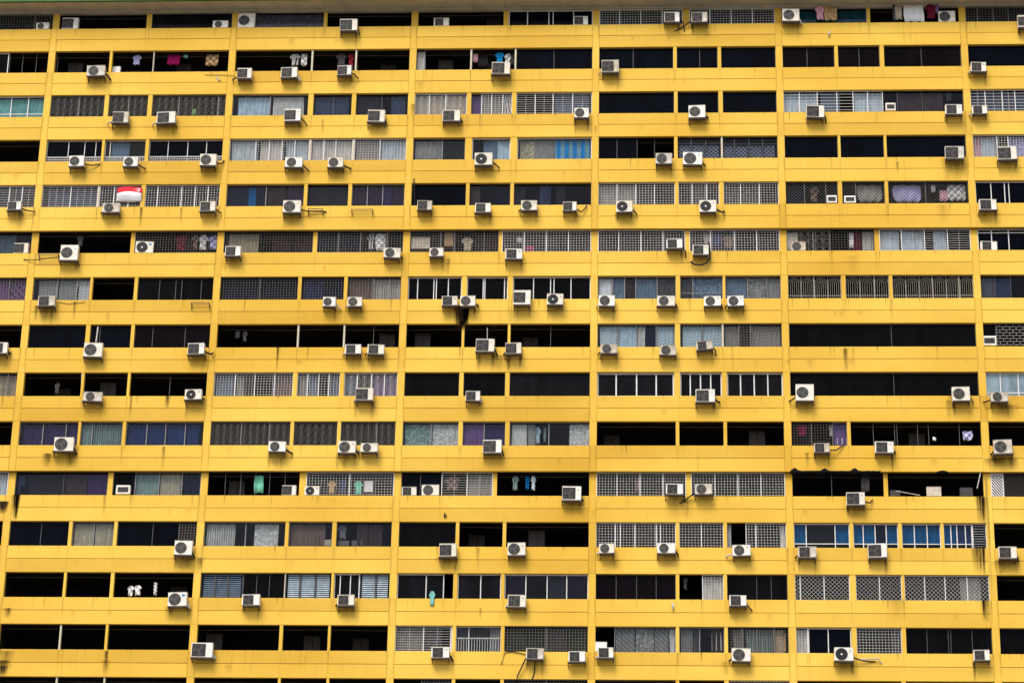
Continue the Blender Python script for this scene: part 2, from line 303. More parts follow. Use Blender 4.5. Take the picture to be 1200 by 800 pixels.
# ------------------------------------------------------------------ what the photo shows, storey by storey (photo columns, top storey first)
# opening: (x0, x1, infill, [mullions], {options});  infill o open, g dark framed glass, w white-framed glass, c clear thin-framed glass,
# m square mesh, h bars, n scrollwork, a arches, d lattice, q brick grille, r panes over a low mesh rail, l louvres
# curtains: (x0, x1, colour, style)
PIL = [31, 251.5, 472.6, 696, 920, 1147]
PX = [px2x(p + 0.0, 6.6, 0.5) for p in PIL]
PX = [PX[0] - 10.05] + PX + [PX[-1] + 10.0]
PW = .37
G = lambda k, **o: dict(gl=k, **o)
ROWS = [
 # 0
 [(0, 63, 'm', [40], dict(bar='gray')), (71, 171, 'o', [], {}), (177, 272, 'g', [], G('G')), (280, 379, 'c', [], G('T', c=[(298, 379, 'grey', 'p')])), (383, 483, 'o', [], {}),
  (490, 590, 'o', [], {}), (596, 693, 'w', [618, 643, 648, 672], G('D')), (701, 800, 'm', [726, 751, 776], {}), (808, 907, 'm', [832, 857, 882], {}),
  (916, 1016, 'c', [], G('C', c=[(930, 1016, 'dteal', 'p')])), (1020, 1120, 'o', [], {}), (1130, 1200, 'm', [1146, 1164, 1182], dict(bar='gray'))],
 # 1
 [(0, 9, 'w', [], G('K')), (9, 56, 'o', [10, 25, 41], {}), (65, 128, 'o', [66], {}), (131, 179, 'o', [], {}), (180, 270, 'o', [], {}), (276, 364.6, 'o', [], {}), (366.6, 416, 'o', [], {}), (418, 481, 'o', [], {}),
  (488, 498, 'm', [], dict(bar='dark', c=[(488, 498, 'pwhite', 'p')])), (498, 551, 'o', [], {}), (553, 603, 'o', [], {}), (605, 693, 'g', [649], G('D')), (701, 789, 'g', [742], G('D')), (793, 841, 'g', [820], G('D')), (845, 908, 'g', [], G('D')),
  (916, 978, 'g', [946], G('M')), (982, 1031, 'g', [1007], G('M')), (1036, 1126, 'g', [1080], G('M')), (1133, 1200, 'g', [], G('D'))],
 # 2
 [(0, 51, 'w', [12, 32], G('C', tr=.2, c=[(-20, 51, 'teal', 'p')])), (61, 122, 'n', [92], {}), (127, 173, 'n', [150], {}), (178, 266, 'n', [209, 255], {}),
  (275, 361, 'c', [316], G('C', c=[(278, 315, 'sky', 'p'), (319, 355, 'white', 'p')])), (367, 412, 'c', [390], G('T', c=[(368, 408, 'bgrey', 'p')])), (417, 478, 'c', [447], G('T', c=[(419, 444, 'dgrey', 'p'), (458, 474, 'bgrey', 'p')])),
  (486, 547, 'n', [503, 522], dict(bar='white', c=[(486, 547, 'beige', 'p')])), (552, 564, 'c', [], G('C', c=[(552, 564, 'lilac', 'p')])), (564, 600, 'h', [576, 589], dict(vb=2, c=[(564, 588, 'grey', 'p'), (589, 600, 'white', 'z')])), (605, 693, 'h', [627, 648, 671], dict(vb=1, c=[(650, 690, 'bluegrey', 'p')])),
  (701, 790, 'g', [], G('D')), (794, 842, 'g', [], G('D')), (847, 909, 'g', [], G('D')), (917, 1035, 'h', [937, 958, 981, 1000, 1017], dict(pitch=.2, c=[(918, 958, 'sky', 'p'), (962, 985, 'bgrey', 'p'), (1002, 1034, 'sky', 'p')])), (1035, 1128, 'c', [1052, 1081], G('T', c=[(1053, 1080, 'brown', 'p'), (1082, 1106, 'brown', 'p')])),
  (1136, 1200, 'h', [1155, 1175, 1190], dict(vb=1, pitch=.2, c=[(1137, 1200, 'bluegrey', 's')]))],
 # 3
 [(0, 47, 'o', [], {}), (57, 119, 'r', [79, 98, 111], G('D')), (122, 170, 'r', [128], G('C', c=[(129, 150, 'bgrey', 'p')])), (174, 262, 'r', [196, 219, 241], G('D')),
  (270, 362, 'm', [299, 315, 330, 345], dict(c=[(271, 300, 'sky', 'p'), (304, 330, 'white', 'p'), (335, 360, 'sky', 'p')])), (364, 413, 'm', [379, 393], dict(c=[(365, 412, 'white', 'p')])), (415, 477, 'm', [445], dict(c=[(417, 445, 'grey', 'p'), (446, 476, 'sky', 'p')])),
  (485, 545, 'c', [518], G('C', c=[(486, 518, 'grey', 'p'), (519, 544, 'charcoal', 'k')])), (553, 598, 'w', [], G('C', c=[(566, 582, 'bgrey', 'p'), (582, 598, 'sky', 'p')])), (606, 692, 'w', [], G('C', c=[(609, 626, 'beige', 'l'), (626, 650, 'grey', 'p'), (650, 691, 'cyan', 'S')])),
  (700, 747, 'g', [723], G('D')), (747, 790, 'o', [767], {}), (794, 845, 'c', [810, 827], G('T', tr=.74, ct=.27, c=[(796, 809, 'pwhite', 'q'), (811, 826, 'pwhite', 'q'), (828, 843, 'pwhite', 'q')])), (847, 910, 'c', [861, 878, 894], G('T', tr=.70, ct=.31, c=[(848, 860, 'pwhite', 'q'), (862, 877, 'pwhite', 'q'), (879, 893, 'pwhite', 'q'), (895, 908, 'pwhite', 'q')])),
  (917, 982, 'g', [], G('D')), (985, 1036, 'g', [], G('D')), (1039, 1130, 'g', [], G('D')), (1139, 1200, 'm', [1169, 1182], dict(c=[(1140, 1150, 'pink', 'p'), (1150, 1168, 'sky', 'p'), (1182, 1200, 'lav', 'l')]))],
 # 4
 [(0, 40, 'h', [10, 25], dict(vb=1, pitch=.1, c=[(0, 25, 'navy', 'p')])), (52, 114, 'h', [82], dict(vb=3, pitch=.12, c=[(56, 112, 'bluegrey', 's')])), (116, 165, 'm', [133, 150], {}), (170, 260, 'm', [184, 212, 228, 243], {}),
  (267, 356, 'c', [311], G('C', c=[(268, 290, 'navy', 'p'), (290, 299, 'royal', 'p'), (299, 312, 'navy', 'p'), (312, 334, 'dbrown', 'p'), (335, 355, 'plum', 'p')])), (360, 408, 'c', [], G('T', c=[(362, 407, 'dgrey', 'p')])), (412, 475, 'c', [430, 448], G('C', c=[(413, 430, 'plum', 'p'), (431, 447, 'plum', 'p'), (448, 458, 'purple', 'p'), (459, 475, 'plum', 'p')])),
  (483, 546, 'g', [], G('D')), (550, 598, 'c', [], G('T', c=[(551, 562, 'brown', 'p'), (580, 597, 'navy', 'p')])), (602, 692, 'c', [], G('T', c=[(603, 615, 'dgrey', 'p'), (632, 645, 'bluegrey', 'p'), (652, 662, 'dgrey', 'p')])),
  (701, 791, 'm', [723, 745, 767], dict(c=[(702, 722, 'grey', 'p'), (724, 745, 'grey', 'p'), (746, 767, 'dgrey', 'p')])), (795, 843, 'm', [811, 828], dict(c=[(811, 828, 'dgrey', 'p')])), (848, 911, 'm', [868, 890], dict(c=[(850, 868, 'dgrey', 'p'), (869, 890, 'dgrey', 'p')])),
  (920, 982, 'd', [943, 968], dict(bar='dark', pit=.13, c=[(921, 942, 'navy', 'p')])), (987, 1037, 'd', [1003], dict(bar='dark', pit=.13)), (1041, 1134, 'd', [1085], dict(bar='dark', pit=.13)), (1143, 1200, 'w', [1162, 1178, 1183], G('D', c=[]))],
 # 5
 [(0, 37, 'c', [], G('T', c=[(0, 16, 'gteal', 'p')])), (45, 152, 'o', [], {}), (157, 257, 'm', [], dict(bar='dark')), (264, 366, 'm', [], dict(bar='dark', c=[(266, 302, 'beige', 'p'), (318, 340, 'dbrown', 'p'), (343, 365, 'dbrown', 'p')])), (371, 474, 'm', [396, 422, 453], dict(bar='gray', c=[(372, 420, 'navy', 'p')])),
  (480, 584, 'm', [516, 532, 567], dict(bar='gray', c=[(505, 521, 'dbrown', 'p'), (556, 583, 'dbrown', 'p')])), (588, 692, 'm', [614, 640, 666], {}), (700, 803, 'm', [725, 751, 777], {}), (808, 912, 'm', [833, 861, 887], {}),
  (920, 973, 'n', [953], dict(c=[])), (973, 1025, 'm', [], dict(bar='dark', c=[(1001, 1010, 'maroon', 'p'), (1011, 1024, 'white', 'p')])), (1031, 1137, 'h', [1057, 1084, 1111], dict(vb=1, pitch=.13, c=[(1033, 1055, 'sky', 'p'), (1058, 1083, 'sky', 'p'), (1095, 1110, 'sky', 'p')])), (1144, 1200, 'w', [1163, 1183], G('D', tr2=.15))],
 # 6
 [(0, 31, 'm', [10], dict(bar='gray', c=[(0, 10, 'lilac', 'p'), (11, 30, 'lilac', 'K')])), (42, 105, 'c', [66, 89], G('C', c=[(44, 66, 'grey', 'k'), (67, 88, 'grey', 'k'), (90, 104, 'white', 'k')])), (108, 157, 'o', [], {}), (161, 252, 'g', [186, 205, 212, 235], G('K')),
  (259, 349, 'm', [304], dict(bar='dark', c=[(260, 303, 'navy', 'p'), (305, 348, 'navy', 's')])), (353, 403, 'm', [], dict(bar='dark', c=[(354, 378, 'blue', 's'), (379, 402, 'navy', 'p')])), (407, 471, 'm', [437, 456], dict(bar='gray', c=[(408, 437, 'brown', 'k'), (437, 470, 'white', 's')])),
  (480, 541, 'w', [489, 508, 511, 525], G('K')), (547, 595, 'w', [566, 568, 591], G('K')), (601, 691, 'w', [625, 645, 649, 669], G('K')),
  (700, 792, 'c', [718, 732, 745, 770], G('C', c=[(701, 717, 'pwhite', 'p'), (719, 732, 'bgrey', 'p'), (733, 744, 'dbrown', 'l'), (746, 769, 'bgrey', 'p'), (771, 790, 'dgrey', 'l')])), (797, 847, 'c', [812], G('C', tr=.3, c=[(798, 811, 'dgrey', 'p'), (813, 846, 'bgrey', 'l')])), (850, 915, 'c', [876, 899], G('C', c=[(851, 875, 'bgrey', 'p'), (877, 898, 'grey', 'l'), (900, 914, 'grey', 'p')])),
  (923, 986, 'a', [954], dict(bar='tan')), (991, 1042, 'a', [1025], dict(bar='tan')), (1046, 1140, 'a', [1093, 1124], dict(bar='tan')), (1148, 1200, 'c', [1167, 1185], G('T', c=[(1149, 1167, 'grey', 'k'), (1168, 1185, 'bluegrey', 'k')]))],
 # 7
 [(0, 26, 'o', [], {}), (36, 100, 'g', [], G('D')), (105, 153, 'g', [116], G('D')), (157, 248, 'g', [178, 216], G('M')), (254, 348, 'o', [], {}), (350, 402, 'o', [], {}), (404, 469, 'o', [437], {}),
  (476, 541, 'o', [], {}), (544, 595, 'o', [], {}), (598, 691, 'o', [645], {}),
  (701, 791, 'c', [725, 746, 769], G('C', c=[(703, 724, 'sky', 'k'), (726, 745, 'sky', 'p'), (747, 756, 'white', 'p'), (757, 768, 'navy', 'k'), (770, 790, 'sky', 'k')])), (797, 846, 'c', [823], G('C', c=[(800, 822, 'sky', 'k'), (824, 845, 'sky', 'k')])), (848, 916, 'm', [866, 880], dict(bar='gray', c=[(849, 865, 'grey', 'k'), (867, 880, 'dbrown', 'p'), (881, 915, 'grey', 'k')])),
  (924, 1143, 'g', [1045], G('K')), (1151, 1168, 'g', [], G('K', sill=.5)), (1168, 1200, 'q', [], dict(bar='gray'))],
 # 8
 [(0, 19, 'm', [8], dict(bar='gray', c=[(0, 18, 'beige', 'p')])), (30, 95, 'o', [], {}), (98, 149, 'o', [], {}), (152, 242, 'o', [198], {}),
  (252, 343, 'm', [275, 298, 321], dict(c=[(253, 272, 'bgrey', 'p'), (277, 285, 'grey', 'p'), (322, 342, 'brown', 'p')])), (348, 398, 'm', [360, 373, 385], dict(c=[(349, 359, 'grey', 'p'), (361, 373, 'bgrey', 'p'), (386, 397, 'bluegrey', 'p')])), (403, 466, 'n', [418, 435, 450], dict(bar='white', c=[(404, 418, 'bluegrey', 'p'), (437, 450, 'lilac', 'p'), (451, 465, 'lilac', 'p')])),
  (474, 538, 'g', [], G('K')), (543, 592, 'g', [], G('K')), (597, 690, 'g', [], G('G')), (700, 790, 'w', [722, 746, 769], G('G', th=.07)), (797, 846, 'w', [809, 821, 833], G('G', th=.06)), (852, 916, 'w', [868, 884, 900], G('G', th=.06)),
  (925, 1145, 'g', [1048], G('K')), (1153, 1200, 'w', [1173, 1194], G('B', tr=.17, th=.05))],
 # 9
 [(0, 14, 'o', [], {}), (25, 91, 'c', [49, 76], G('C', c=[(26, 48, 'purple', 'p'), (50, 75, 'purple', 'p'), (77, 90, 'purple', 'p')])), (94, 143, 'c', [107], G('C', c=[(95, 106, 'gteal', 'p'), (108, 125, 'gteal', 's'), (125, 143, 'gteal', 's')])), (147, 239, 'c', [171, 193, 216], G('C', c=[(148, 170, 'blue', 'p'), (172, 192, 'blue', 'p'), (194, 215, 'blue', 'p'), (217, 232, 'blue', 'p')])),
  (247, 340, 'n', [282, 315], {}), (344, 395, 'n', [], {}), (399, 464, 'n', [441], {}), (473, 537, 'c', [505], G('C', c=[(474, 504, 'gteal', 'l'), (506, 536, 'white', 'l')])), (542, 592, 'c', [567], G('C', c=[(543, 566, 'lilac', 'p'), (568, 591, 'purple', 'p')])),
  (597, 690, 'c', [643], G('C', c=[(599, 617, 'white', 'p'), (618, 627, 'grey', 'p'), (667, 690, 'white', 'l')])), (699, 792, 'o', [], {}), (796, 848, 'o', [], {}), (852, 917, 'o', [], {}), (927, 976, 'm', [951], dict(bar='dark')), (976, 993, 'c', [], G('C', c=[(978, 992, 'lilac', 'p')])), (997, 1148, 'o', [1024, 1049, 1052, 1076, 1089, 1125], {}), (1157, 1200, 'o', [], {})],
 # 10
 [(0, 9, 'm', [], dict(c=[(0, 9, 'sky', 'p')])), (21, 125, 'c', [73], G('T', c=[(30, 72, 'dgrey', 'k'), (74, 100, 'brown', 'p'), (101, 125, 'lilac', 'p')])), (131, 157, 'g', [], G('K')), (157, 236, 'c', [185, 212], G('C', c=[(158, 184, 'gteal', 'p'), (186, 210, 'beige', 'p'), (214, 236, 'navy', 'p')])),
  (246, 350, 'o', [263, 281, 298, 315, 333], {}), (358, 462, 'm', [409], {}), (471, 517, 'g', [492], G('D')), (517, 577, 'h', [547], dict(vb=1, c=[(548, 577, 'grey', 'p')])), (582, 689, 'o', [], {}),
  (698, 804, 'm', [723, 750, 777], {}), (810, 919, 'm', [838, 865, 892], {}), (927, 1036, 'o', [975], {}), (1041, 1151, 'o', [], {}), (1159, 1177, 'x', [], {}), (1177, 1200, 'd', [], dict(bar='dark', pit=.12))],
 # 11
 [(0, 3, 'o', [], {}), (13, 80, 'g', [47], G('D')), (84, 133, 'c', [109], G('C', c=[(85, 108, 'beige', 'p'), (110, 132, 'beige', 'p')])), (137, 209, 'g', [178], G('D')), (209, 231, 'm', [], dict(bar='gray', c=[(210, 230, 'dbrown', 'p')])),
  (240, 334, 'c', [287], G('C', c=[(241, 274, 'white', 's'), (297, 325, 'white', 'l')])), (338, 389, 'c', [], G('C', c=[(340, 365, 'brown', 'p'), (365, 380, 'brown', 'p')])), (394, 459, 'c', [], G('T', c=[(417, 430, 'brown', 'p'), (431, 447, 'brown', 'p')])),
  (468, 534, 'g', [], G('K')), (538, 589, 'o', [], {}), (593, 689, 'o', [], {}), (697, 792, 'm', [721, 727, 744, 769, 774], {}), (796, 848, 'm', [822], {}), (852, 857, 'c', [], G('C', c=[(852, 857, 'white', 'p')])), (857, 874, 'o', [], {}), (874, 921, 'm', [886], dict(c=[(915, 920, 'pwhite', 'p')])),
  (929, 996, 'w', [945, 979], G('C', tr=.2, cb=.2, c=[(930, 945, 'royal', 'p'), (946, 978, 'charcoal', 's'), (980, 995, 'royal', 'p')])), (1000, 1053, 'w', [1012, 1026, 1039], G('C', tr=.2, cb=.2, c=[(1001, 1025, 'royal', 'p'), (1027, 1038, 'navy', 'p'), (1040, 1052, 'royal', 'p')])), (1057, 1103, 'w', [1072, 1087], G('C', tr=.2, cb=.2, c=[(1058, 1072, 'royal', 'p'), (1073, 1086, 'royal', 'p'), (1088, 1102, 'royal', 'p')])), (1106, 1140, 'w', [1115, 1122, 1132], G('C', tr=.2, cb=.2, c=[(1107, 1122, 'royal', 'p'), (1123, 1139, 'blue', 'p')])), (1140, 1153, 'h', [], dict(vb=0, c=[(1140, 1153, 'navy', 'p')])), (1162, 1200, 'o', [], {})],
 # 12
 [(7, 74, 'o', [], {}), (77, 129, 'o', [], {}), (133, 226, 'o', [], {}), (235, 284, 'v', [251, 266], dict(vc='bgrey', c=[])), (284, 333, 'g', [300, 315], G('K')), (334, 388, 'v', [351, 369], dict(vc='sky')), (391, 421, 'w', [398, 410], G('G')), (421, 457, 'v', [440], dict(vc='sky')),
  (466, 520, 'w', [499], G('G')), (520, 531, 'o', [], {}), (536, 587, 'w', [563], G('G')), (591, 688, 'w', [616, 641, 664], G('T', c=[(594, 615, 'plum', 'p'), (643, 663, 'dgrey', 'p'), (665, 687, 'plum', 'p')])),
  (697, 792, 'g', [722, 746, 769], G('M')), (796, 823, 'o', [], {}), (823, 848, 'm', [], dict(c=[(824, 848, 'white', 'p')])), (852, 921, 'g', [887, 904], G('K')), (931, 996, 'd', [938, 966], dict(bar='white', pit=.15)), (1003, 1057, 'd', [1031], dict(bar='white', pit=.15)), (1060, 1158, 'd', [1084, 1108, 1134], dict(bar='white', pit=.15, c=[(1126, 1150, 'grey', 'p')])), (1165, 1200, 'o', [], {})],
 # 13
 [(0, 69, 'o', [], {}), (71, 123, 'o', [], {}), (126, 223, 'o', [], {}), (231, 327, 'o', [], {}), (331, 384, 'o', [], {}), (387, 454, 'o', [], {}),
  (462, 530, 'h', [496, 528], dict(vb=1, c=[(463, 496, 'grey', 's'), (497, 518, 'dgrey', 'l')])), (534, 587, 'r', [549], G('C', rail=.55, c=[(536, 550, 'dgrey', 's'), (551, 572, 'dgreen', 's'), (573, 586, 'grey', 's')])), (591, 687, 'm', [640], dict(bar='gray', c=[(592, 616, 'dgreen', 'p'), (618, 640, 'dgreen', 's'), (641, 664, 'dgrey', 's'), (665, 687, 'dgreen', 'l')])),
  (696, 720, 'o', [], {}), (720, 792, 'c', [], G('C', c=[(722, 744, 'grey', 'g'), (745, 766, 'grey', 'l'), (767, 784, 'grey', 'g'), (785, 792, 'white', 'p')])), (796, 849, 'c', [820], G('C', c=[(798, 812, 'grey', 's'), (812, 821, 'dgrey', 'p'), (835, 848, 'dbrown', 'p')])), (853, 922, 'm', [870, 887, 907], dict(bar='gray', c=[(859, 872, 'grey', 's'), (874, 905, 'gteal', 's'), (908, 920, 'beige', 'p')])),
  (932, 947, 'm', [], dict(c=[(932, 947, 'white', 'p')])), (947, 998, 'w', [948, 971], G('D')), (1004, 1057, 'm', [], dict(c=[(1004, 1030, 'charcoal', 'p'), (1046, 1057, 'dgrey', 'p')])), (1062, 1161, 'g', [1087, 1112, 1115, 1140], G('K')), (1170, 1200, 'g', [], G('K'))],
 # 14
 [(0, 64, 'o', [], {}), (66, 120, 'o', [], {}), (122, 218, 'o', [], {}), (226, 325, 'o', [], {}), (328, 382, 'o', [], {}), (385, 452, 'o', [], {}), (461, 493, 'o', [], {}), (493, 529, 'm', [], dict(bar='gray')), (533, 586, 'o', [], {}), (590, 686, 'm', [640], dict(bar='gray')),
  (695, 792, 'g', [], G('G')), (796, 849, 'o', [], {}), (854, 922, 'm', [], {}), (932, 1057, 'o', [], {}), (1062, 1162, 'g', [], G('K')), (1171, 1200, 'o', [], {})],
]
ROWNAME = ['top', 'second', 'third', 'fourth', 'fifth', 'sixth', 'seventh', 'eighth', 'ninth', 'tenth', 'eleventh', 'twelfth', 'thirteenth', 'fourteenth', 'fifteenth']
# air conditioners: (x0, x1, y0, y1, front, mount, pipe); front sq/rd/bk, mount h hung / s standing on the sill; pipe R L r l '' or offsets
AC = {
 0: [(42, 57, 26, 33.6, 'rd', 's', ''), (72, 91, 20.5, 33.4, 'sq', 's', ''), (249, 267, 24.5, 32.8, 'rd', 's', ''), (278, 298, 14, 31, 'rd', 's', ''), (398, 418.5, 22.5, 36, 'sq', 'h', 'r'), (508, 526, 22, 31.3, 'sq', 's', ''), (672, 689, 20.5, 30.4, 'sq', 's', ''),
     (778.5, 796.5, 14.5, 26, 'sq', 'h', [(5, 3), (6, 13)]), (810, 829, 14.5, 26, 'sq', 'h', [(-8, 6), (-22, 13)]), (917, 937, 10.5, 25, 'rd', 'h', 'r'), (1100, 1120, 13, 25.6, 'rd', 's', ''), (1193, 1212, 18, 32, 'sq', 'h', '')],
 1: [(101, 122.5, 77, 89, 'rd', 'h', 'R'), (277.5, 294.5, 80, 92, 'sq', 'h', 'L'), (328.5, 348, 79, 91, 'sq', 'h', 'r'), (395, 411.5, 77, 88, 'sq', 'h', 'R'), (576, 597.5, 73, 87, 'sq', 'h', ''), (705, 725.5, 70.5, 85, 'sq', 'h', 'l'), (1138, 1156, 73, 84, 'sq', 'h', 'l')],
 2: [(131, 150, 131, 144, 'sq', 'h', 'L'), (183, 205, 131, 144.5, 'sq', 'h', 'L'), (332.5, 352, 127.5, 142, 'sq', 'h', 'R'), (430.5, 450.5, 129, 143, 'sq', 'h', 'r'), (518, 539, 129, 142, 'sq', 'h', 'r'), (673, 690, 126.5, 138, 'rd', 'h', ''), (807, 827, 123.5, 138, 'rd', 'h', 'r'), (945, 966, 123.5, 137.5, 'sq', 'h', 'r'), (1108, 1128, 122.5, 134, 'sq', 'h', ''), (1139.5, 1157.5, 123.5, 133.5, 'sq', 'h', 'l')],
 3: [(80.5, 98, 182.5, 195, 'rd', 'h', [(8, 1), (18, -2)]), (144, 161, 184, 195, 'rd', 'h', 'R'), (233.5, 253, 180.5, 194, 'rd', 'h', [(6, 0), (8, -6)]), (333.5, 354, 184.5, 196, 'rd', 'h', 'R'), (384, 402, 184.5, 196, 'rd', 'h', 'R'), (556, 577, 179, 193.5, 'bk', 'h', 'R'), (768, 787.5, 179.5, 192, 'rd', 'h', ''), (800, 823, 178.5, 193, 'rd', 'h', 'r'), (1107.5, 1130, 171.5, 186, 'sq', 'h', ''), (1169.5, 1192, 171.5, 187, 'sq', 'h', '')],
 4: [(8, 24, 236, 246, 'sq', 'h', [(6, 2), (16, 3)]), (119.5, 140, 238, 249, 'rd', 'h', 'l'), (233.5, 252, 236, 247.5, 'sq', 'h', 'R'), (331, 352, 235, 249, 'rd', 'h', [(8, 1), (30, 0)]), (488.5, 506, 235, 246, 'sq', 'h', ''), (556.5, 575, 238, 249, 'sq', 'h', ''), (610.5, 629.5, 235, 246.5, 'rd', 'h', 'l'), (659.5, 675.5, 236.5, 247, 'sq', 'h', [(6, 3), (12, -7)]), (722, 741.5, 235, 248.5, 'bk', 'h', 'R'), (819.5, 839.5, 234.5, 248.5, 'bk', 'h', 'R'), (1148, 1168.5, 233.5, 246, 'sq', 'h', '')],
 5: [(15.5, 32.5, 284.5, 296.6, 'sq', 's', ''), (69.5, 90.5, 287, 305, 'rd', 'h', [(-30, 4), (-46, 2)]), (158, 179, 283, 296.6, 'bk', 's', ''), (263, 281.5, 288.5, 300, 'sq', 'h', ''), (449, 469, 290.5, 302, 'rd', 'h', 'r'), (503, 519.5, 290.5, 300.5, 'rd', 'h', ''), (592, 612, 291.5, 303.5, 'sq', 'h', ''), (781, 800, 280, 291, 'sq', 'h', [(3, 5), (4, 12)]), (811.5, 830.5, 287, 298.5, 'sq', 'h', 'loop'), (927, 944.5, 283, 293.8, 'rd', 's', ''), (1149.5, 1169, 283, 293.4, 'sq', 's', '')],
 6: [(43.5, 64, 346.5, 358.5, 'sq', 'h', ''), (378, 393, 348, 359, 'rd', 'h', 'R'), (407, 424, 348, 359, 'rd', 'h', 'l'), (517.5, 536, 347, 358, 'sq', 'h', ''), (539, 557, 346.5, 358.5, 'rd', 'h', 'r'), (601, 621.5, 340, 357, 'sq', 'h', ''), (640.5, 660, 344, 357, 'bk', 'h', ''), (701.5, 720.5, 346, 358.5, 'rd', 'h', 'l'), (770, 791, 346.5, 358.5, 'rd', 'h', 'r'), (825, 845, 347, 358.5, 'rd', 'h', 'r'), (852.5, 872, 346.5, 358.5, 'rd', 'h', 'l')],
 7: [(-10, 8, 401, 414, 'sq', 'h', 'r'), (97, 119, 401.5, 418, 'rd', 'h', ''), (219.5, 239, 402, 415, 'sq', 'h', 'R'), (404, 423, 403.5, 414.5, 'sq', 'h', 'l'), (430, 450, 403.5, 415, 'sq', 'h', 'l'), (557, 579, 397, 412, 'sq', 'h', 'r'), (592, 611, 401.5, 414.5, 'sq', 'h', 'l'), (703.5, 723.5, 403, 414, 'rd', 'h', 'l'), (773, 792.5, 404.5, 416, 'rd', 'h', ''), (816, 836, 399.5, 409.5, 'sq', 'h', [(3, 3), (3, 9)])],
 8: [(97, 119, 459, 470, 'rd', 'h', 'l'), (216, 236, 456, 468, 'bk', 'h', 'r'), (416.5, 437, 454.5, 469, 'sq', 'h', 'l'), (545.5, 562.5, 458, 469.5, 'sq', 'h', 'r'), (815, 838, 456, 471, 'sq', 'h', 'R'), (932.5, 954, 450, 469.5, 'rd', 'h', 'L'), (1116.5, 1137.5, 453, 469.5, 'rd', 'h', 'R'), (1161.5, 1182, 459, 470.5, 'rd', 'h', 'L')],
 9: [(62.5, 85.5, 512, 528.5, 'rd', 'h', 'r'), (314, 334.5, 517, 529, 'rd', 'h', 'R'), (395.5, 416.5, 516.5, 530.5, 'rd', 'h', 'r'), (422, 442.5, 519, 529.5, 'rd', 'h', 'l'), (565.5, 587.5, 515, 530.5, 'sq', 'h', 'r'), (954, 972.5, 519, 530, 'sq', 'h', [(8, -1), (17, -9)]), (1025.5, 1047.5, 517, 530.5, 'sq', 'h', 'r'), (1165, 1187, 515, 531.5, 'rd', 'h', 'l')],
 10: [(330, 346.5, 568, 579.9, 'sq', 's', ''), (356.5, 374, 569, 579.9, 'bk', 's', ''), (470.5, 488, 570, 580.1, 'sq', 's', ''), (494, 514.5, 567.5, 580.2, 'rd', 's', ''), (658.5, 681, 569.5, 586, 'sq', 'h', 'r'), (780.5, 800.5, 566.5, 579, 'sq', 'h', [(2, 5), (3, 10)]), (814.5, 834.5, 566.5, 579, 'rd', 'h', [(-8, 6), (-18, 12)]), (992, 1014, 576.5, 591.5, 'sq', 'h', [(6, 1), (9, -4)])],
 11: [(203.5, 224.5, 633, 650, 'rd', 'h', 'r'), (514.5, 535, 636.5, 652, 'sq', 'h', ''), (594.5, 616, 635.5, 650.5, 'rd', 'h', ''), (702, 720, 636.5, 648, 'rd', 'h', 'l'), (770, 791.5, 636, 648, 'rd', 'h', 'r'), (858.5, 880, 638, 651, 'rd', 'h', 'L'), (935, 957, 640, 653, 'sq', 'h', 'l'), (1017.5, 1040, 636.5, 653, 'sq', 'h', ''), (1170.5, 1192, 640, 654, 'sq', 'h', 'r')],
 12: [(196, 218.5, 693.5, 710, 'rd', 'h', 'r'), (283, 304, 696, 709, 'sq', 'h', ''), (395, 415, 696.5, 709, 'sq', 'h', 'l'), (594.5, 616, 696.5, 711, 'sq', 'h', 'l'), (855, 875, 697, 709.5, 'sq', 'h', [(4, 5), (7, 7)])],
 13: [(223, 248.5, 752.5, 770, 'sq', 'h', 'r'), (505, 526.5, 757.5, 770.5, 'sq', 'h', 'r'), (616, 637, 759, 772, 'sq', 'h', [(-9, 22), (-12, 40)]), (666, 686, 762.5, 775, 'sq', 'h', ''), (697, 711, 743, 757, 'pl', 's', ''), (701, 719, 758, 770.5, 'sq', 'h', 'l'), (857.5, 880, 759, 774.5, 'rd', 'h', 'l'), (978, 1000.5, 758, 774, 'bk', 'h', [(12, 3), (26, 3)]), (1141.5, 1160.5, 761, 773.5, 'sq', 'h', '')],
}
DIRTY = {(0, 8), (1, 0), (1, 5), (2, 0), (3, 6), (3, 8), (4, 1), (4, 4), (5, 9), (6, 0), (7, 7), (7, 8), (7, 9), (8, 0), (8, 7), (9, 7), (9, 5), (10, 6), (11, 6), (13, 2)}
# window units: (row, x0, x1, y0, y1)
WU = [(2, 1038, 1050, 120, 129.5), (4, 969, 981, 228.5, 237.5), (4, 989.5, 1003, 229, 237.5), (7, 1152, 1168, 393.5, 404.5), (10, 135.5, 152, 568.5, 578.5)]
